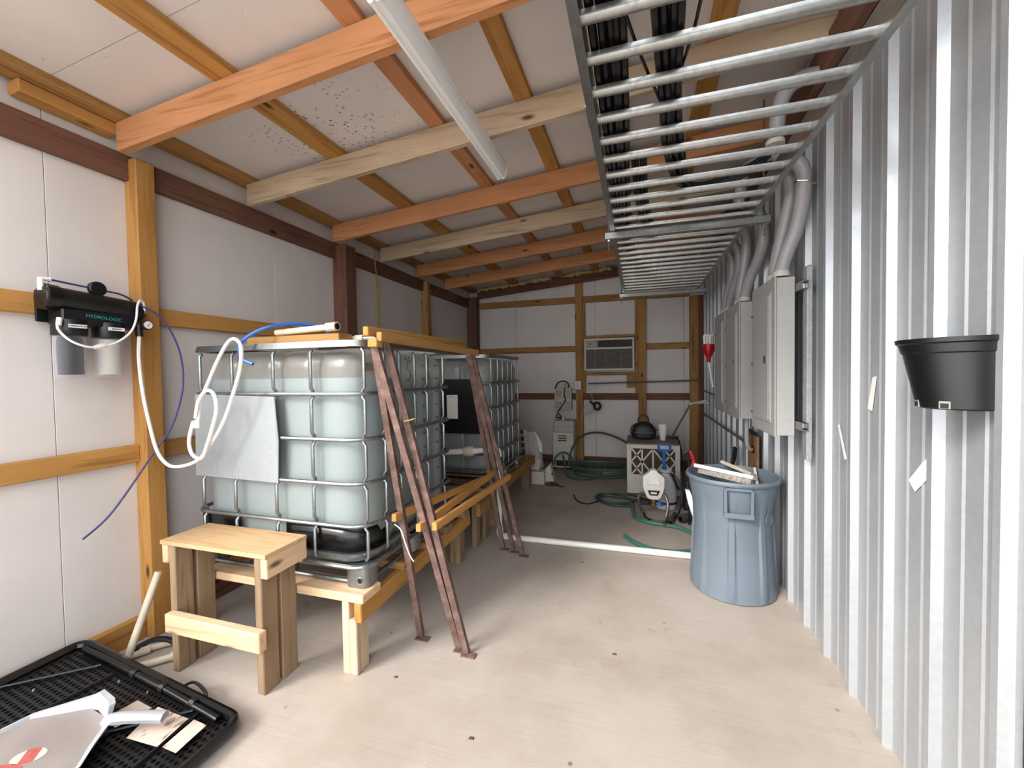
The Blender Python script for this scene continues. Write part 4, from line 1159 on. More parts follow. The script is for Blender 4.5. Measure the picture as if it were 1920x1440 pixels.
paper('printed paper label under the dustpan handle, farther from the camera', [(.555, .66), (.575, .83), (.66, .83), (.635, .66)])
paper('large printed paper on the grid tray behind the dustpan handle', [(.715, .645), (.675, .85), (.83, .87), (.845, .68)])
paper('small printed paper on the grid tray nearest the tray corner', [(.862, .69), (.852, .88), (.916, .884), (.926, .698)])
# dustpan
du_ = thing('dustpan', 'silver plastic dustpan with red and cream sticker on the grid tray', 'dustpan', (-2.0, 0.95, 0.07))
P0 = [(-2.20, 0.74), (-2.165, 0.90), (-2.03, 1.005), (-1.94, 1.0), (-1.89, 0.975), (-1.80, 0.845), (-1.78, 0.72), (-1.95, 0.62)]
basez = lambda x, y: tz(x) + 0.042
MB().prism([(x, y, basez(x, y)) for (x, y) in P0], (0, 0, 0.006)).build('pan', M_DUST, du_)
def lipwall(name, pts):
    w_ = MB(); vs = []
    for (x, y, hh, ox, oy) in pts:
        z = tz(x) + .040
        vs += [(x, y, z), (x + ox, y + oy, z + hh), (x + ox * .3, y + oy * .3 - .006, z + hh), (x - ox * .4, y - oy * .4 - .004, z + .004)]
    fs = []
    for i in range(len(pts) - 1):
        a = 4 * i
        for k_ in range(4):
            l = (k_ + 1) % 4
            fs.append((a + k_, a + 4 + k_, a + 4 + l, a + l))
    fs += [(0, 1, 2, 3), tuple(4 * (len(pts) - 1) + q for q in (3, 2, 1, 0))]
    return w_.add(vs, fs).build(name, M_SILVER, du_)
lipwall('back_wall', [(-2.215, 0.74, .008, -.006, .004), (-2.172, 0.905, .016, -.008, .008), (-2.035, 1.012, .045, -.010, .014), (-2.005, 1.022, .066, -.006, .016), (-1.935, 1.008, .066, .006, .018), (-1.915, 1.0, .060, .008, .016)])
lipwall('side_wall', [(-1.905, 0.992, .030, .016, .006), (-1.885, 0.975, .034, .018, .006), (-1.835, 0.90, .028, .016, .004), (-1.79, 0.845, .022, .014, 0.0), (-1.77, 0.72, .014, .012, 0.0)])
hd = MB()
hp = smoothpath([(-1.89, 0.975, tz(-1.89) + .075), (-1.84, 0.995, tz(-1.84) + .085), (-1.77, 1.025, tz(-1.77) + .088), (-1.705, 1.055, tz(-1.705) + .085)], 5)
vs = []
for i, p in enumerate(hp):
    for (a, b) in ((-.020, -.012), (-.024, .004), (-.010, .014), (.010, .014), (.024, .004), (.020, -.012)):
        vs.append(p + Vector((-.40 * a, .92 * a, b)))
fs = []
for i in range(len(hp) - 1):
    for k_ in range(6):
        l = (k_ + 1) % 6
        fs.append((i * 6 + k_, (i + 1) * 6 + k_, (i + 1) * 6 + l, i * 6 + l))
fs += [tuple(range(6)), tuple(reversed(range((len(hp) - 1) * 6, len(hp) * 6)))]
hd.add(vs, fs).build('handle', M_SILVER, du_, smooth=True)
def oval(c, a, b, ang, h, mat, name, par, clip=None):
    ca, sa = math.cos(R(ang)), math.sin(R(ang))
    pts = []
    for k_ in range(28):
        q = 2 * math.pi * k_ / 28
        u, v = a * math.cos(q), b * math.sin(q)
        if clip: u = max(clip[0], min(clip[1], u))
        x, y = c[0] + u * ca - v * sa, c[1] + u * sa + v * ca
        pts.append((x, y, basez(x, 0.9) + h))
    return MB().prism(pts, (0, 0, .0008)).build(name, mat, par)
M_STK = plain('sticker_red', '#a2504a', .5, var=.2, scale=60); M_STKC = plain('sticker_cream', '#bdb1a0', .5, var=.15, scale=60)
oval((-1.985, 0.815), 0.045, 0.030, 40, 0.0063, M_STKC, 'sticker', du_)
oval((-1.985, 0.815), 0.040, 0.030, 40, 0.0072, M_STK, 'sticker_band', du_, (-.016, .022))
oval((-1.99, 0.765), 0.045, 0.018, 20, 0.0063, M_STK, 'sticker_band', du_)
# strap loop beyond the tray
o = MB().tube(smoothpath([(-1.93, 1.235, .03), (-1.91, 1.26, .05), (-1.87, 1.275, .065), (-1.80, 1.262, .062), (-1.765, 1.25, .05), (-1.755, 1.235, .03)], 6), 0.006, 6).build('strap_loop', M_BLACK, smooth=True)
tag(o, 'black strap loop sticking out past the grid tray edge', 'strap')
# plastic pipe offcuts between tray and stool
pipe('pvc_pipe', 'old cream plastic pipe standing upright against the corner post', [(-2.36, 1.30, 0.028), (-2.33, 1.44, 0.42)], 0.0165, M_PVCOLD, 'pipe', 12)
pp = thing('pvc_pipe', 'old cream plastic pipe with elbow end on the floor before the stool', 'pipe', (-2.3, 1.36, 0))
MB().tube([(-2.33, 1.285, 0.022), (-2.215, 1.405, 0.022), (-2.195, 1.43, 0.028), (-2.18, 1.437, 0.03)], 0.0165, 12).build('pipe', M_PVCOLD, pp, smooth=True)
MB().tube([(-2.215, 1.408, 0.024), (-2.195, 1.43, 0.028), (-2.172, 1.435, 0.03)], 0.022, 12).build('elbow', M_PVCOLD, pp, smooth=True)
MB().tube([(-2.1725, 1.435, 0.03), (-2.169, 1.4355, 0.03)], 0.015, 12).build('bore', M_BLACK, pp)
pipe('pvc_pipe', 'old cream plastic pipe on the floor running back beneath the stool', [(-2.42, 1.40, 0.022), (-2.22, 1.62, 0.022)], 0.0165, M_PVCOLD, 'pipe', 12)
pipe('pvc_pipe', 'short cream plastic offcut on the floor beside the post foot', [(-2.46, 1.30, 0.02), (-2.38, 1.42, 0.02)], 0.0145, M_PVCOLD, 'pipe', 12)
hose('black_hose', 'black rubber hose lying among the plastic pipe offcuts', [(-2.46, 1.36, .02), (-2.40, 1.43, .055), (-2.34, 1.47, .05), (-2.28, 1.49, .02), (-2.20, 1.50, .016)], 0.013, M_BLACK)

# ================================================================== WINDOW COOLER IN THE REAR WALL
ac = thing('window_cooler', 'white window air conditioner set in the rear wall framing', 'air conditioner', (-0.40, 6.12, 1.415))
AY = 6.105
MB().box(-0.745, -0.052, AY + .03, 6.23, 1.42, 1.875).build('casing', M_CREAM, ac, bevel=0.004)
for (x0, x1, z0, z1) in ((-0.752, -0.046, 1.850, 1.880), (-0.752, -0.046, 1.412, 1.440), (-0.752, -0.728, 1.440, 1.850), (-0.072, -0.046, 1.440, 1.850), (-0.728, -0.072, 1.722, 1.748)):
    MB().box(x0, x1, AY, AY + .03, z0, z1).build('front_frame', M_CREAM, ac, bevel=0.004)
MB().box(-0.728, -0.072, AY + .018, AY + .03, 1.44, 1.85).build('grille_back', M_DARKGRILLE, ac)
MB().box(-0.728, -0.56, AY + .008, AY + .02, 1.752, 1.846).build('control_panel', plain('beige_panel', '#9b9084', .5), ac)
MB().lathe([(0.012, -.012), (0.012, .0)], (-0.665, AY + .008, 1.80), 14, 'y').build('control_knob', M_BLACK, ac)
nsl = 20
for k_ in range(nsl):
    z = 1.448 + k_ * (1.718 - 1.448) / (nsl - 1)
    MB().box(-0.728, -0.072, AY + .006, AY + .018, z - .003, z + .003).build('slat', plain('slat_grey', '#6b635a', .5), ac)
for k_ in range(12):
    x = -0.545 + k_ * 0.042
    MB().box(x - .002, x + .002, AY + .004, AY + .018, 1.752, 1.846).build('vane', MATS['slat_grey'], ac)
for x in (-0.60, -0.44, -0.23):
    MB().box(x - .003, x + .003, AY + .003, AY + .016, 1.442, 1.72).build('grille_post', MATS['slat_grey'], ac)

# ---- small things hanging on the rear wall
ob = thing('outlet_box', 'grey metal outlet box on the rear stud left of the cooler', 'outlet', (-0.86, 6.1, 1.13))
MB().box(-0.905, -0.80, 6.09, 6.15, 1.13, 1.265).build('box', M_GALV, ob, bevel=0.006)
MB().box(-0.885, -0.82, 6.084, 6.09, 1.15, 1.245).build('cover', M_CREAM, ob, bevel=0.004)
bo = thing('spray_bottle', 'clear plastic bottle with black handle hanging on the rear wall', 'bottle', (-0.66, 6.08, 0.80))
MB().tube([(-0.76, 6.06, 0.80), (-0.72, 6.06, 0.83), (-0.66, 6.06, 0.875), (-0.62, 6.06, 0.90)], 0.06, 14, rs=[.05, .066, .066, .045]).build('bottle', M_FILM, bo, smooth=True)
MB().tube(smoothpath([(-0.67, 6.03, 0.975), (-0.64, 6.03, 0.945), (-0.605, 6.03, 0.92)], 4), 0.017, 8).build('handle', M_BLACK, bo, smooth=True)
MB().tube([(-0.565 + .045 * math.cos(R(q)), 6.03, 0.90 + .05 * math.sin(R(q))) for q in range(0, 360, 24)], 0.018, 8, closed=True).build('ring_handle', M_BLACK, bo, smooth=True)
MB().tube(smoothpath([(-0.72, 6.10, 1.36), (-0.71, 6.08, 1.2), (-0.67, 6.06, 1.10), (-0.60, 6.04, 0.95)], 5), 0.004, 5).build('string', M_CREAM, bo)
rk = thing('plug_rack', 'pale slotted equipment box with black leads against the rear wall', 'equipment box', (-1.07, 6.12, 0.82))
RX0, RX1, RZ0, RZ1, RY = -1.195, -0.945, 0.835, 1.155, 6.07
for (x0, x1, z0, z1) in ((RX0, RX1, RZ1 - .018, RZ1), (RX0, RX1, RZ0, RZ0 + .018), (RX0, RX0 + .018, RZ0, RZ1), (RX1 - .018, RX1, RZ0, RZ1), (RX0, RX1, 0.985, 1.003), (-1.08, -1.062, RZ0, RZ1)):
    MB().box(x0, x1, RY, RY + .055, z0, z1).build('frame', M_CREAM, rk, bevel=0.002)
MB().box(RX0, RX1, RY + .05, 6.16, RZ0, RZ1).build('back', M_CREAM, rk)
for (x, z) in ((-1.135, 1.08), (-1.005, 1.08), (-1.135, .91), (-1.005, .91)):
    MB().box(x - .035, x + .035, RY + .02, RY + .05, z - .05, z + .04).build('module', plain('pale_grey', '#a8a39b', .5), rk, bevel=0.006)
MB().lathe([(0.02, 1.155), (0.028, 1.165), (0.028, 1.2), (0.018, 1.215)], (-1.06, 6.10, 0), 12).build('knob', M_CREAM, rk, smooth=True)
MB().tube(smoothpath([(-1.18, 6.06, 1.16), (-1.14, 6.05, 1.235), (-1.06, 6.05, 1.265), (-0.99, 6.05, 1.235), (-0.975, 6.05, 1.165)], 6), 0.011, 7).build('lead', M_CABLE, rk, smooth=True)
MB().tube(smoothpath([(-1.04, 6.05, 1.16), (-1.05, 6.05, 1.06), (-1.03, 6.05, 0.98), (-1.09, 6.045, 0.88), (-1.14, 6.045, 0.80), (-1.10, 6.06, 0.74), (-1.06, 6.06, 0.72)], 6), 0.008, 7).build('lead', M_CABLE, rk, smooth=True)
MB().tube(smoothpath([(-1.14, 6.045, 0.79), (-1.17, 6.04, 0.73), (-1.13, 6.06, 0.72), (-1.07, 6.06, 0.72)], 6), 0.008, 7).build('lead', M_CABLE, rk, smooth=True)
# tall narrow heater with a box on it
ht = thing('heater', 'tall pale metal heater with vent slots near the rear wall', 'heater', (-1.02, 5.85, 0))
MB().box(-1.178, -0.878, 5.80, 6.08, 0.03, 0.535).build('body', M_CREAM, ht, bevel=0.006)
for k_ in range(3):
    MB().box(-1.10, -0.975, 5.797, 5.803, 0.478 - k_ * .033, 0.492 - k_ * .033).build('vent_slot', M_BLACK, ht)
MB().box(-1.13, -0.91, 5.796, 5.803, 0.055, 0.135).build('outlet_grille', M_BLACK, ht)
for x in (-1.16, -0.9):
    for y in (5.82, 6.05): MB().lathe([(0.015, 0), (0.015, .03)], (x, y, 0), 10).build('foot', M_BLACK, ht)
hb_ = thing('equipment_box', 'pale grey box on top of the tall heater', 'box', (-1.02, 5.9, 0.535))
MB().box(-1.162, -0.87, 5.80, 6.05, 0.536, 0.705).build('case', plain('pale_box', '#b5b0a8', .5, var=.04), hb_, bevel=0.012, seg=2)
MB().box(-1.162, -0.87, 5.797, 5.80, 0.612, 0.618).build('seam', M_STEEL, hb_)
MB().lathe([(0.02, 0.705), (0.024, .72), (0.024, .745), (0.012, .76)], (-1.03, 5.86, 0), 10).build('connector', M_CREAM, hb_, smooth=True)
# pile of white fittings beside the heater
f1 = thing('fan_heater', 'upright white slatted panel with crumpled cover beside the platform', 'appliance', (-1.3, 5.05, 0.25))
MB().hexa([(-1.40, 5.10, .20), (-1.33, 5.08, .20), (-1.33, 5.14, .20), (-1.40, 5.16, .20), (-1.44, 5.10, .665), (-1.37, 5.08, .665), (-1.37, 5.14, .665), (-1.44, 5.16, .665)]).build('slatted_side', M_CREAM, f1, bevel=.004)
for k_ in range(5):
    z = .27 + k_ * .085
    MB().box(-1.415 - (z - .2) * .086, -1.385 - (z - .2) * .086, 5.068, 5.10, z, z + .05).build('slot', M_DARKGRILLE, f1)
MB().hexa([(-1.33, 5.06, .18), (-1.20, 5.05, .18), (-1.16, 5.14, .18), (-1.33, 5.16, .18), (-1.37, 5.08, .64), (-1.25, 5.06, .66), (-1.20, 5.14, .56), (-1.37, 5.16, .62)]).build('cover', plain('soft_white', '#b9b2a9', .6), f1, bevel=.01)
MB().add([(-1.27, 5.04, .665), (-1.21, 5.035, .60), (-1.155, 5.03, .50), (-1.155, 5.03, .395), (-1.20, 5.035, .40), (-1.23, 5.04, .58),
          (-1.27, 5.045, .665), (-1.21, 5.04, .60), (-1.155, 5.035, .50), (-1.155, 5.035, .395), (-1.20, 5.04, .40), (-1.23, 5.045, .58)],
         [(0, 1, 2, 3, 4, 5), (11, 10, 9, 8, 7, 6), (0, 6, 7, 1), (1, 7, 8, 2), (2, 8, 9, 3), (3, 9, 10, 4), (4, 10, 11, 5), (5, 11, 6, 0)]).build('white_flap', M_PAPER, f1)
MB().hexa([(-1.33, 5.02, .165), (-1.20, 5.0, .165), (-1.20, 5.12, .165), (-1.33, 5.14, .165), (-1.36, 5.06, .33), (-1.17, 5.04, .30), (-1.17, 5.14, .30), (-1.36, 5.15, .33)]).build('bracket', M_CREAM, f1, bevel=.008)
f2 = thing('plastic_casing', 'white plastic casing on the floor in front of the slatted panel', 'casing', (-1.2, 5.0, 0))
MB().box(-1.30, -1.12, 4.96, 5.12, 0.0, 0.16).build('box', M_CREAM, f2, bevel=.01, seg=2)
MB().hexa([(-1.12, 5.02, 0.02), (-1.01, 5.02, 0.03), (-1.01, 5.16, .03), (-1.12, 5.16, .02), (-1.12, 5.02, .19), (-1.06, 5.04, .25), (-1.06, 5.16, .25), (-1.12, 5.16, .19)]).build('motor_cover', M_CREAM, f2, bevel=.012, seg=2)
MB().lathe([(0.012, -.004), (0.012, .004)], (-1.03, 5.015, .13), 10, 'y').build('screw_boss', M_BLACK, f2)
hose('power_lead', 'black lead curling on the floor by the white casing', [(-1.10, 4.96, .012), (-1.02, 4.93, .008), (-0.95, 4.97, .008), (-0.98, 5.03, .008), (-1.05, 5.0, .008), (-0.92, 4.93, .008), (-0.87, 4.90, .008)], 0.006, M_CABLE, 'lead')
# big coil of dark green hose
def coil_pts(cx, cy, turns, r0, ax, seed, z0=.02):
    rnd = random.Random(seed); pts = []
    N = int(turns * 18)
    for i in range(N):
        a = 2 * math.pi * i / 18
        r = r0 * (1 + .10 * math.sin(i * .37 + seed) + rnd.uniform(-.01, .01))
        pts.append((cx + ax * r * math.cos(a), cy + .62 * r * math.sin(a), z0 + .012 * (i / 18) + .05 * (1 + math.sin(a * .5 + seed)) * .5))
    return pts
gh = thing('garden_hose', 'heap of coiled dark green garden hose by the rear wall', 'hose', (-0.55, 5.75, 0))
MB().tube(coil_pts(-0.52, 5.72, 5, .36, 1.15, 1), 0.016, 8).build('coil', M_DKGREEN, gh, smooth=True)
MB().tube(smoothpath([(-0.93, 5.62, .10), (-0.90, 5.75, .30), (-0.80, 5.9, .46), (-0.62, 5.98, .52), (-0.42, 6.0, .50), (-0.20, 5.95, .42), (-0.02, 5.85, .30), (0.05, 5.7, .1)], 7), 0.015, 8).build('upper_loop', M_DKGREEN, gh, smooth=True)
MB().tube(smoothpath([(-1.00, 5.60, .25), (-0.96, 5.55, .14), (-0.95, 5.5, .05), (-0.85, 5.33, .018), (-0.70, 5.28, .018), (-0.52, 5.36, .03), (-0.44, 5.52, .12), (-0.40, 5.60, .17)], 7), 0.014, 8).build('front_loop', M_DKGREEN, gh, smooth=True)
MB().tube(smoothpath([(-1.13, 5.62, .10), (-1.10, 5.66, .22), (-1.0, 5.70, .27), (-0.90, 5.68, .22), (-0.85, 5.6, .12), (-0.80, 5.5, .02), (-0.5, 5.42, .02), (-0.15, 5.5, .02)], 7), 0.013, 8).build('side_loop', M_DKGREEN, gh, smooth=True)

# ================================================================== DEHUMIDIFIER CABINET AND THINGS ON IT
dh = thing('dehumidifier', 'white metal dehumidifier cabinet with lattice filter panel', 'dehumidifier', (0.15, 5.05, 0))
DX0, DX1, DY, DZ = -0.125, 0.435, 4.80, 0.572
MB().box(DX0, DX1, DY + .012, 5.42, 0.02, DZ).build('cabinet', M_CREAM, dh, bevel=0.005)
MB().box(DX0 - .004, DX1 + .004, DY, 5.43, DZ, DZ + .012).build('top', plain('dusty_top', '#8d7f6f', .7, var=.12), dh, bevel=0.003)
GX0, GX1, GZ0, GZ1 = -0.075, 0.385, 0.235, 0.53
MB().box(GX0, GX1, DY + .006, DY + .014, GZ0, GZ1).build('filter_pleats', plain('brown_pleats', '#43372b', .9, var=.3, scale=40), dh)
for k_ in range(16):
    z = GZ0 + .01 + k_ * (GZ1 - GZ0) / 16
    MB().box(GX0, GX1, DY + .002, DY + .007, z, z + .006).build('pleat', plain('pleat_light', '#5d4d3d', .9), dh)
for (x0, x1, z0, z1) in ((DX0, DX1, GZ1, DZ), (DX0, DX1, .02, GZ0), (DX0, GX0, GZ0, GZ1), (GX1, DX1, GZ0, GZ1)):
    MB().box(x0, x1, DY - .002, DY + .013, z0, z1).build('front_panel', M_CREAM, dh, bevel=0.002)
gw = (GX1 - GX0) / 4
def lat(a, b): MB().bar((a[0], DY - .003, a[1]), (b[0], DY - .003, b[1]), 0.006, 0.017, (0, 0, 1) if a[1] == b[1] else (1, 0, 0) if a[0] == b[0] else (0, 0, 1)).build('lattice_bar', M_CREAM, dh)
for k_ in (1, 2, 3): lat((GX0 + gw * k_, GZ0), (GX0 + gw * k_, GZ1))
gh2 = (GZ1 - GZ0) / 2
for (xa, s_) in ((GX0, 1), (GX0 + 2 * gw, -1)):
    pass
lat((GX0, GZ0 + gh2), (GX0 + 2 * gw, GZ0 + gh2 - gh2 + .0)) if False else None
for (a, b) in (((0, .5), (1, 1)), ((0, .5), (1, 0)), ((0, 1), (2, .0)), ((0, 0), (2, 1)), ((2, 1), (4, 0)), ((2, 0), (4, 1)), ((3, 1), (4, .5)), ((3, 0), (4, .5))):
    lat((GX0 + gw * a[0], GZ0 + (GZ1 - GZ0) * a[1]), (GX0 + gw * b[0], GZ0 + (GZ1 - GZ0) * b[1]))
bg_ = thing('handbag', 'small black leather backpack standing on the dehumidifier', 'bag', (0.07, 5.2, DZ + .012))
zb0 = DZ + .012
body = []
mb = MB(); vs = []
pf_ = [(0.105, .055, 0.0), (0.132, .075, .02), (0.142, .08, .07), (0.135, .078, .12), (0.105, .062, .165), (0.07, .045, .195), (0.03, .02, .205)]
n_ = 24
for (a, b, z) in pf_:
    for k_ in range(n_):
        q = 2 * math.pi * k_ / n_
        cx_, sx_ = math.cos(q), math.sin(q)
        vs.append((0.065 + a * math.copysign(abs(cx_) ** .7, cx_), 5.16 + b * math.copysign(abs(sx_) ** .7, sx_), zb0 + z))
fs = []
for i in range(len(pf_) - 1):
    for k_ in range(n_):
        l = (k_ + 1) % n_
        fs.append((i * n_ + k_, i * n_ + l, (i + 1) * n_ + l, (i + 1) * n_ + k_))
fs += [tuple(reversed(range(n_))), tuple(range((len(pf_) - 1) * n_, len(pf_) * n_))]
mb.add(vs, fs).build('body', M_BAG, bg_, smooth=True)
MB().tube(smoothpath([(0.005, 5.15, zb0 + .17), (0.01, 5.15, zb0 + .25), (0.06, 5.15, zb0 + .285), (0.11, 5.15, zb0 + .25), (0.115, 5.15, zb0 + .17)], 6), 0.012, 7).build('top_handle', M_BAG, bg_, smooth=True)
MB().tube(smoothpath([(-0.06, 5.12, zb0 + .02), (-0.085, 5.11, zb0 + .09), (-0.07, 5.12, zb0 + .15), (-0.02, 5.14, zb0 + .185)], 6), 0.009, 7).build('strap', M_BAG, bg_, smooth=True)
MB().bar((-0.05, 5.077, zb0 + .085), (0.18, 5.077, zb0 + .085), 0.004, 0.006).build('zip', plain('zip_grey', '#4a4a4c', .4), bg_)
cp = thing('paper_cup', 'white foam cup standing beside the black bag', 'cup', (0.28, 5.12, zb0))
MB().lathe([(0.032, zb0), (0.034, zb0 + .05), (0.044, zb0 + .07), (0.055, zb0 + .175), (0.058, zb0 + .178), (0.058, zb0 + .186), (0.053, zb0 + .186), (0.042, zb0 + .07), (0.03, zb0 + .01)], (0.275, 5.10, 0), 22).build('cup', M_WHITE, cp, smooth=True)
fl_ = thing('flower_clip', 'small pink and white trinket hanging behind the bag', 'trinket', (0.20, 5.25, zb0))
MB().lathe([(0.004, zb0), (0.004, zb0 + .10)], (0.205, 5.27, 0), 6).build('stem', M_CREAM, fl_)
for (dx, dz, mt) in ((0, .11, 'a'), (.02, .095, 'b'), (-.012, .09, 'b')):
    MB().lathe([(0.003, -.014), (0.014, -.006), (0.014, .006), (0.003, .014)], (0.205 + dx, 5.27, zb0 + dz), 10).build('petal', plain('petal_' + mt, '#d9c0b8' if mt == 'a' else '#b98a86', .6), fl_, smooth=True)
pw = thing('power_lead', 'black power adapter and lead on the dehumidifier top right', 'lead', (0.38, 5.2, zb0))
MB().box(0.335, 0.40, 5.18, 5.24, zb0, zb0 + .025).build('adapter', M_BLACK, pw, bevel=.006)
MB().tube(smoothpath([(0.40, 5.21, zb0 + .015), (0.44, 5.18, zb0 + .01), (0.462, 5.10, zb0 - .05), (0.47, 5.0, zb0 - .15), (0.475, 4.93, zb0 - .3), (0.48, 4.88, 0.10), (0.48, 4.85, 0.012)], 7), 0.008, 7).build('lead', M_CABLE, pw, smooth=True)

# ================================================================== PUMP SPRAYER
ps = thing('pump_sprayer', 'white pump sprayer tank with blue pump handle', 'sprayer', (0.25, 4.45, 0))
SX, SY = 0.262, 4.42
MB().lathe([(0.09, 0.0), (0.105, .015), (0.105, .17), (0.098, .24), (0.07, .31), (0.04, .345), (0.036, .36), (0.06, .372), (0.066, .40), (0.055, .402), (0.045, .375)], (SX, SY, 0), 26).build('tank', plain('translucent_white', '#c3c4c8', .4, var=.05), ps, smooth=True)
MB().lathe([(0.062, 0.06), (0.108, .06), (0.108, .085), (0.062, .085)], (SX, SY, 0), 26).build('base_band', plain('navy_plastic', '#2b3350', .4), ps, smooth=True)
MB().lathe([(0.018, .37), (0.016, .56), (0.02, .585)], (SX - .012, SY, 0), 14).build('pump_rod', M_BLUE, ps, smooth=True)
hl = rrect(SX - .065, SX + .045, .585, .655, .028, 5)
MB().tube([(x, SY, z) for (x, z) in hl], 0.012, 8, closed=True).build('pump_handle', M_BLUE, ps, smooth=True)
MB().tube([(SX + .055, SY - .09, .37), (SX + .085, SY - .10, .30), (SX + .115, SY - .10, .22)], 0.014, 8).build('spray_wand', M_BLACK, ps, smooth=True)
MB().tube(smoothpath([(SX + .06, SY - .03, .36), (SX + .12, SY - .06, .30), (SX + .14, SY - .1, .15), (SX + .11, SY - .2, .03), (SX + .02, SY - .42, .012), (SX - .10, SY - .46, .012), (SX - .20, SY - .36, .012), (SX - .22, SY - .22, .04)], 7), 0.008, 7).build('spray_hose', M_CABLE, ps, smooth=True)
# white sprinkler-timer head on a tubular stand
wh = thing('garden_sprinkler', 'white face-shaped plastic unit with brass valve on tubular stand', 'sprinkler', (0.14, 4.08, 0))
HX, HY = 0.137, 4.09
pf2_ = [(0.0, .462), (0.03, .452), (0.042, .43), (0.085, .40), (0.10, .385), (0.10, .30), (0.088, .25), (0.06, .185), (0.03, .172), (0.0, .172)]
poly = [(HX + a, HY, z) for (a, z) in pf2_] + [(HX - a, HY, z) for (a, z) in reversed(pf2_[1:-1])]
MB().prism(poly, (0, .10, 0)).build('shell', M_WHITE, wh, bevel=0.012, seg=2, smooth=True)
MB().hexa([(HX - .07, HY - .012, .315), (HX + .07, HY - .012, .315), (HX + .075, HY + .02, .315), (HX - .075, HY + .02, .315), (HX - .012, HY + .004, .44), (HX + .012, HY + .004, .44), (HX + .012, HY + .02, .44), (HX - .012, HY + .02, .44)]).build('visor', M_WHITE, wh, bevel=.006)
MB().prism([(HX - .056, HY - .004, .262), (HX + .056, HY - .004, .262), (HX + .036, HY - .004, .215), (HX - .036, HY - .004, .215)], (0, .006, 0)).build('display_bezel', M_BLACK, wh)
MB().box(HX - .027, HX + .027, HY - .007, HY - .003, .229, .247).build('display', M_PAPER, wh)
MB().lathe([(0.02, .172), (0.02, .14), (0.028, .135), (0.028, .115), (0.014, .11)], (HX, HY + .03, 0), 12).build('valve', M_BRASS, wh, smooth=True)
MB().tube([(HX + .01, HY + .03, .125), (HX + .06, HY + .03, .14), (HX + .075, HY + .03, .11)], 0.013, 8).build('outlet', M_BLUE, wh, smooth=True)
MB().tube(smoothpath([(HX - .10, HY + .05, .03), (HX - .14, HY + .06, .16), (HX - .10, HY + .09, .205), (HX, HY + .10, .21), (HX + .10, HY + .09, .20), (HX + .13, HY + .05, .12), (HX + .11, HY + .0, .02)], 7), 0.014, 8).build('hoop_stand', M_STEEL, wh, smooth=True)
MB().tube(smoothpath([(HX - .14, HY + .05, .15), (HX - .13, HY - .06, .06), (HX - .09, HY - .12, .015), (HX, HY - .14, .013), (HX + .09, HY - .12, .015), (HX + .12, HY - .02, .03)], 7), 0.011, 8).build('hoop_foot', M_STEEL, wh, smooth=True)
MB().box(HX - .13, HX - .03, HY + .05, HY + .10, .10, .155).build('pump_motor', M_BLACK, wh, bevel=.01)

# ---- hoses and leads on the floor
gh3 = thing('garden_hose', 'teal green garden hose curving on the floor by the white pipe', 'hose', (0.2, 3.6, 0))
MB().tube(smoothpath([(-0.07, 4.40, .02), (-0.05, 4.15, .02), (-0.03, 4.0, .02), (0.06, 3.915, .02), (0.19, 3.875, .02), (0.33, 3.84, .02), (0.43, 3.72, .02), (0.475, 3.56, .02), (0.44, 3.42, .02), (0.34, 3.335, .02), (0.22, 3.305, .02), (0.11, 3.31, .02), (0.02, 3.36, .02), (-0.05, 3.43, .02), (-0.115, 3.53, .02)], 7), 0.0165, 10).build('hose', M_GREENHOSE, gh3, smooth=True)
MB().tube([(0.205, 3.855, .022), (0.235, 3.87, .022)], 0.0195, 10).build('hose_clamp', M_CHROME, gh3, smooth=True)
MB().tube([(0.235, 3.845, .044), (0.265, 3.815, .046)], 0.003, 6).build('clamp_tail', M_CHROME, gh3)
hose('coiled_hose', 'loosely coiled thin dark teal hose in front of the dehumidifier', [(-0.05, 4.37, .015), (-0.22, 4.33, .015), (-0.36, 4.40, .015), (-0.45, 4.55, .015), (-0.40, 4.68, .018), (-0.22, 4.66, .02), (-0.06, 4.55, .02), (-0.10, 4.42, .024), (-0.28, 4.37, .024), (-0.42, 4.47, .024), (-0.36, 4.62, .024), (-0.15, 4.60, .024), (0.02, 4.5, .02)], 0.013, plain('dark_teal', '#2c4a48', .45))
hose('power_lead', 'long black lead on the floor with its end curling left', [(-0.69, 4.53, .03), (-0.64, 4.42, .01), (-0.56, 4.34, .008), (-0.48, 4.36, .008), (-0.40, 4.50, .008), (-0.42, 4.66, .008), (-0.25, 4.77, .008), (-0.05, 4.74, .008), (0.12, 4.62, .008)], 0.007, M_CABLE, 'lead')
for (lab, a, b, r) in (('fat dark corrugated pipe offcut on the floor behind the bin', (0.365, 4.0, .04), (0.62, 4.26, .045), .038), ('thin dark pipe offcut on the floor left of the fat one', (0.275, 3.95, .022), (0.33, 4.20, .022), .02)):
    c = thing('pipe_offcut', lab, 'pipe', a)
    a = Vector(a); b = Vector(b); d = (b - a).normalized()
    pts = [a + (b - a) * (k_ / 14) for k_ in range(15)]
    MB().tube(pts, r, 14, rs=[r * (1.0 if k_ % 2 else .93) for k_ in range(15)]).build('pipe', plain('dark_brown_pipe', '#4a4440', .5), c, smooth=True)
    MB().tube([a - d * .002, a + d * .002], r * .7, 14).build('bore', M_BLACKG, c)
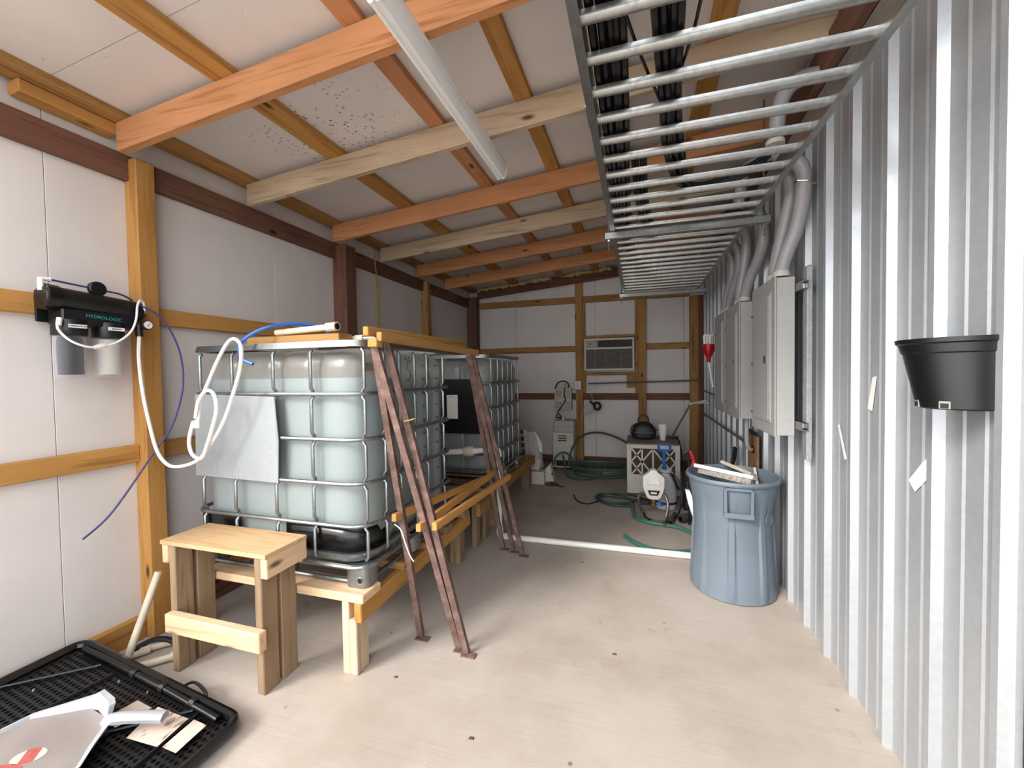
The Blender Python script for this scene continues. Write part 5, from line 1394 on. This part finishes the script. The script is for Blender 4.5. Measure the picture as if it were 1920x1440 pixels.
# ---- clutter behind the bin
rc_ = thing('bar_clamp', 'red and black bar clamp leaning behind the rubbish bin', 'clamp', (0.45, 3.9, 0))
MB().bar((0.435, 3.99, 0.0), (0.435, 4.0, 0.66), 0.03, 0.012, (1, 0, 0)).build('bar', M_BLACK, rc_)
MB().bar((0.44, 3.975, 0.68), (0.475, 3.965, 0.59), 0.03, 0.03, (1, 0, 0)).build('red_jaw', M_RED, rc_, bevel=.005)
MB().bar((0.475, 3.965, 0.595), (0.455, 3.95, 0.54), 0.03, 0.03, (1, 0, 0)).build('red_grip', M_RED, rc_, bevel=.005)
MB().lathe([(0.028, -.02), (0.034, 0), (0.028, .02)], (0.425, 3.98, .62), 12, 'y').build('black_head', M_BLACK, rc_, smooth=True)
cb = MB().hexa([(0.46, 3.74, .0), (0.52, 3.74, .0), (0.52, 3.92, .0), (0.46, 3.92, .0), (0.455, 3.76, .53), (0.515, 3.76, .48), (0.515, 3.92, .48), (0.455, 3.92, .53)]).build('cardboard_box', M_CARD, bevel=.003)
tag(cb, 'narrow brown cardboard box standing behind the rubbish bin', 'box')
bl = MB().hexa([(0.42, 4.38, .0), (0.54, 4.36, .0), (0.54, 4.48, .0), (0.42, 4.48, .0), (0.44, 4.40, .30), (0.50, 4.38, .28), (0.50, 4.47, .28), (0.44, 4.47, .30)]).build('tool_bag', M_BLACK, bevel=.02, seg=2)
tag(bl, 'black fabric bag slumped between the dehumidifier and bin', 'bag')
wp = thing('packaging', 'white plastic packaging strip wedged beside the rubbish bin', 'packaging', (0.36, 3.3, 0.2))
MB().add([(0.335, 3.30, .50), (0.365, 3.29, .50), (0.40, 3.25, .40), (0.425, 3.22, .28), (0.425, 3.22, .24), (0.40, 3.24, .25), (0.355, 3.29, .40),
          (0.335, 3.34, .50), (0.365, 3.33, .50), (0.40, 3.29, .40), (0.425, 3.26, .28), (0.425, 3.26, .24), (0.40, 3.28, .25), (0.355, 3.33, .40)],
         [(0, 1, 2, 3, 4, 5, 6), (13, 12, 11, 10, 9, 8, 7)] + [(i, 7 + i, 7 + (i + 1) % 7, (i + 1) % 7) for i in range(7)]).build('strip', M_PAPER, wp)
MB().tube(smoothpath([(0.40, 3.25, .25), (0.415, 3.22, .16), (0.42, 3.2, .08), (0.415, 3.19, .012)], 5), 0.004, 5).build('cord', M_CREAM, wp)
sc_ = thing('bolt_cutter', 'black-handled bolt cutter leaning on the ribbed wall behind the bin', 'tool', (0.80, 3.9, 0.4))
for dy in (0, .06):
    MB().tube([(0.74, 4.05 - dy * .5, .30), (0.80, 3.96 + dy, .62), (0.805, 3.93 + dy, .72)], 0.012, 8).build('handle', M_BLACK, sc_, smooth=True)
MB().bar((0.72, 4.08, 0.05), (0.745, 4.04, 0.31), 0.05, 0.012, (1, 0, 0)).build('jaw', M_STEEL, sc_)
# lamp arm in the corner
la = thing('desk_lamp', 'grey spring-arm lamp folded in the rear right corner', 'lamp', (0.55, 5.3, 0.0))
MB().lathe([(0.07, 0.584), (0.07, 0.60), (0.012, 0.606)], (0.40, 5.34, 0), 18).build('base', M_STEEL, la, smooth=True)
MB().tube([(0.40, 5.34, 0.60), (0.60, 5.30, 1.0)], 0.011, 8).build('lower_arm', M_STEEL, la, smooth=True)
MB().tube([(0.60, 5.29, 1.0), (0.765, 5.22, 1.045)], 0.009, 8).build('upper_arm', M_CREAM, la, smooth=True)
MB().tube([(0.60, 5.31, 1.0), (0.79, 5.26, 1.015)], 0.009, 8).build('upper_arm', M_CREAM, la, smooth=True)
MB().lathe([(0.02, -.02), (0.02, .02)], (0.60, 5.30, 1.0), 12, 'y').build('joint', M_STEEL, la)
# red funnel with white pipe elbows beside the far cabinet
rf = thing('funnel', 'red funnel holding white plastic pipe elbows beside the farthest cabinet', 'funnel', (0.70, 4.62, 1.4))
MB().lathe([(0.016, 1.475), (0.020, 1.52), (0.04, 1.56), (0.055, 1.595), (0.058, 1.655), (0.05, 1.66)], (0.695, 4.62, 0), 22).build('funnel', M_RED, rf, smooth=True)
for (dx, dy) in ((-.035, 0), (-.008, .02), (.012, -.02), (.036, .01)):
    MB().tube(smoothpath([(0.695 + dx, 4.62 + dy, 1.62), (0.690 + dx, 4.62 + dy, 1.72), (0.69 + dx, 4.62 + dy, 1.745), (0.71 + dx, 4.62 + dy, 1.755), (0.76, 4.62 + dy, 1.76), (0.852, 4.62 + dy, 1.762)], 5), 0.014, 10).build('pipe_elbow', M_PVC, rf, smooth=True)
MB().tube(smoothpath([(0.697, 4.62, 1.48), (0.705, 4.62, 1.42), (0.722, 4.62, 1.30), (0.735, 4.62, 1.22)], 5), 0.013, 10).build('stem', M_PVC, rf, smooth=True)
# a few scraps of dirt on the slab
for i, (x, y, s_, lab) in enumerate(((-0.62, 1.42, .012, 'small dark crumb on the slab nearest the camera'), (-1.08, 1.62, .010, 'small brown crumb on the slab near the platform leg'), (-0.12, 2.05, .011, 'small dark crumb on the slab in the middle of the floor'), (-0.40, 3.0, .012, 'small leaf scrap on the slab in front of the white pipe'))):
    o = MB().hexa([(x - s_, y - s_ * .6, 0), (x + s_, y - s_ * .4, 0), (x + s_ * .8, y + s_ * .5, 0), (x - s_ * .7, y + s_ * .6, 0), (x - s_ * .6, y - s_ * .3, .005), (x + s_ * .6, y - s_ * .2, .006), (x + s_ * .5, y + s_ * .3, .005), (x - s_ * .4, y + s_ * .3, .004)]).build('dirt_scrap', plain('dirt', '#4b3d33', .9))
    tag(o, lab, 'debris')
for o in bpy.data.objects:
    if '_loc' in o: del o['_loc']
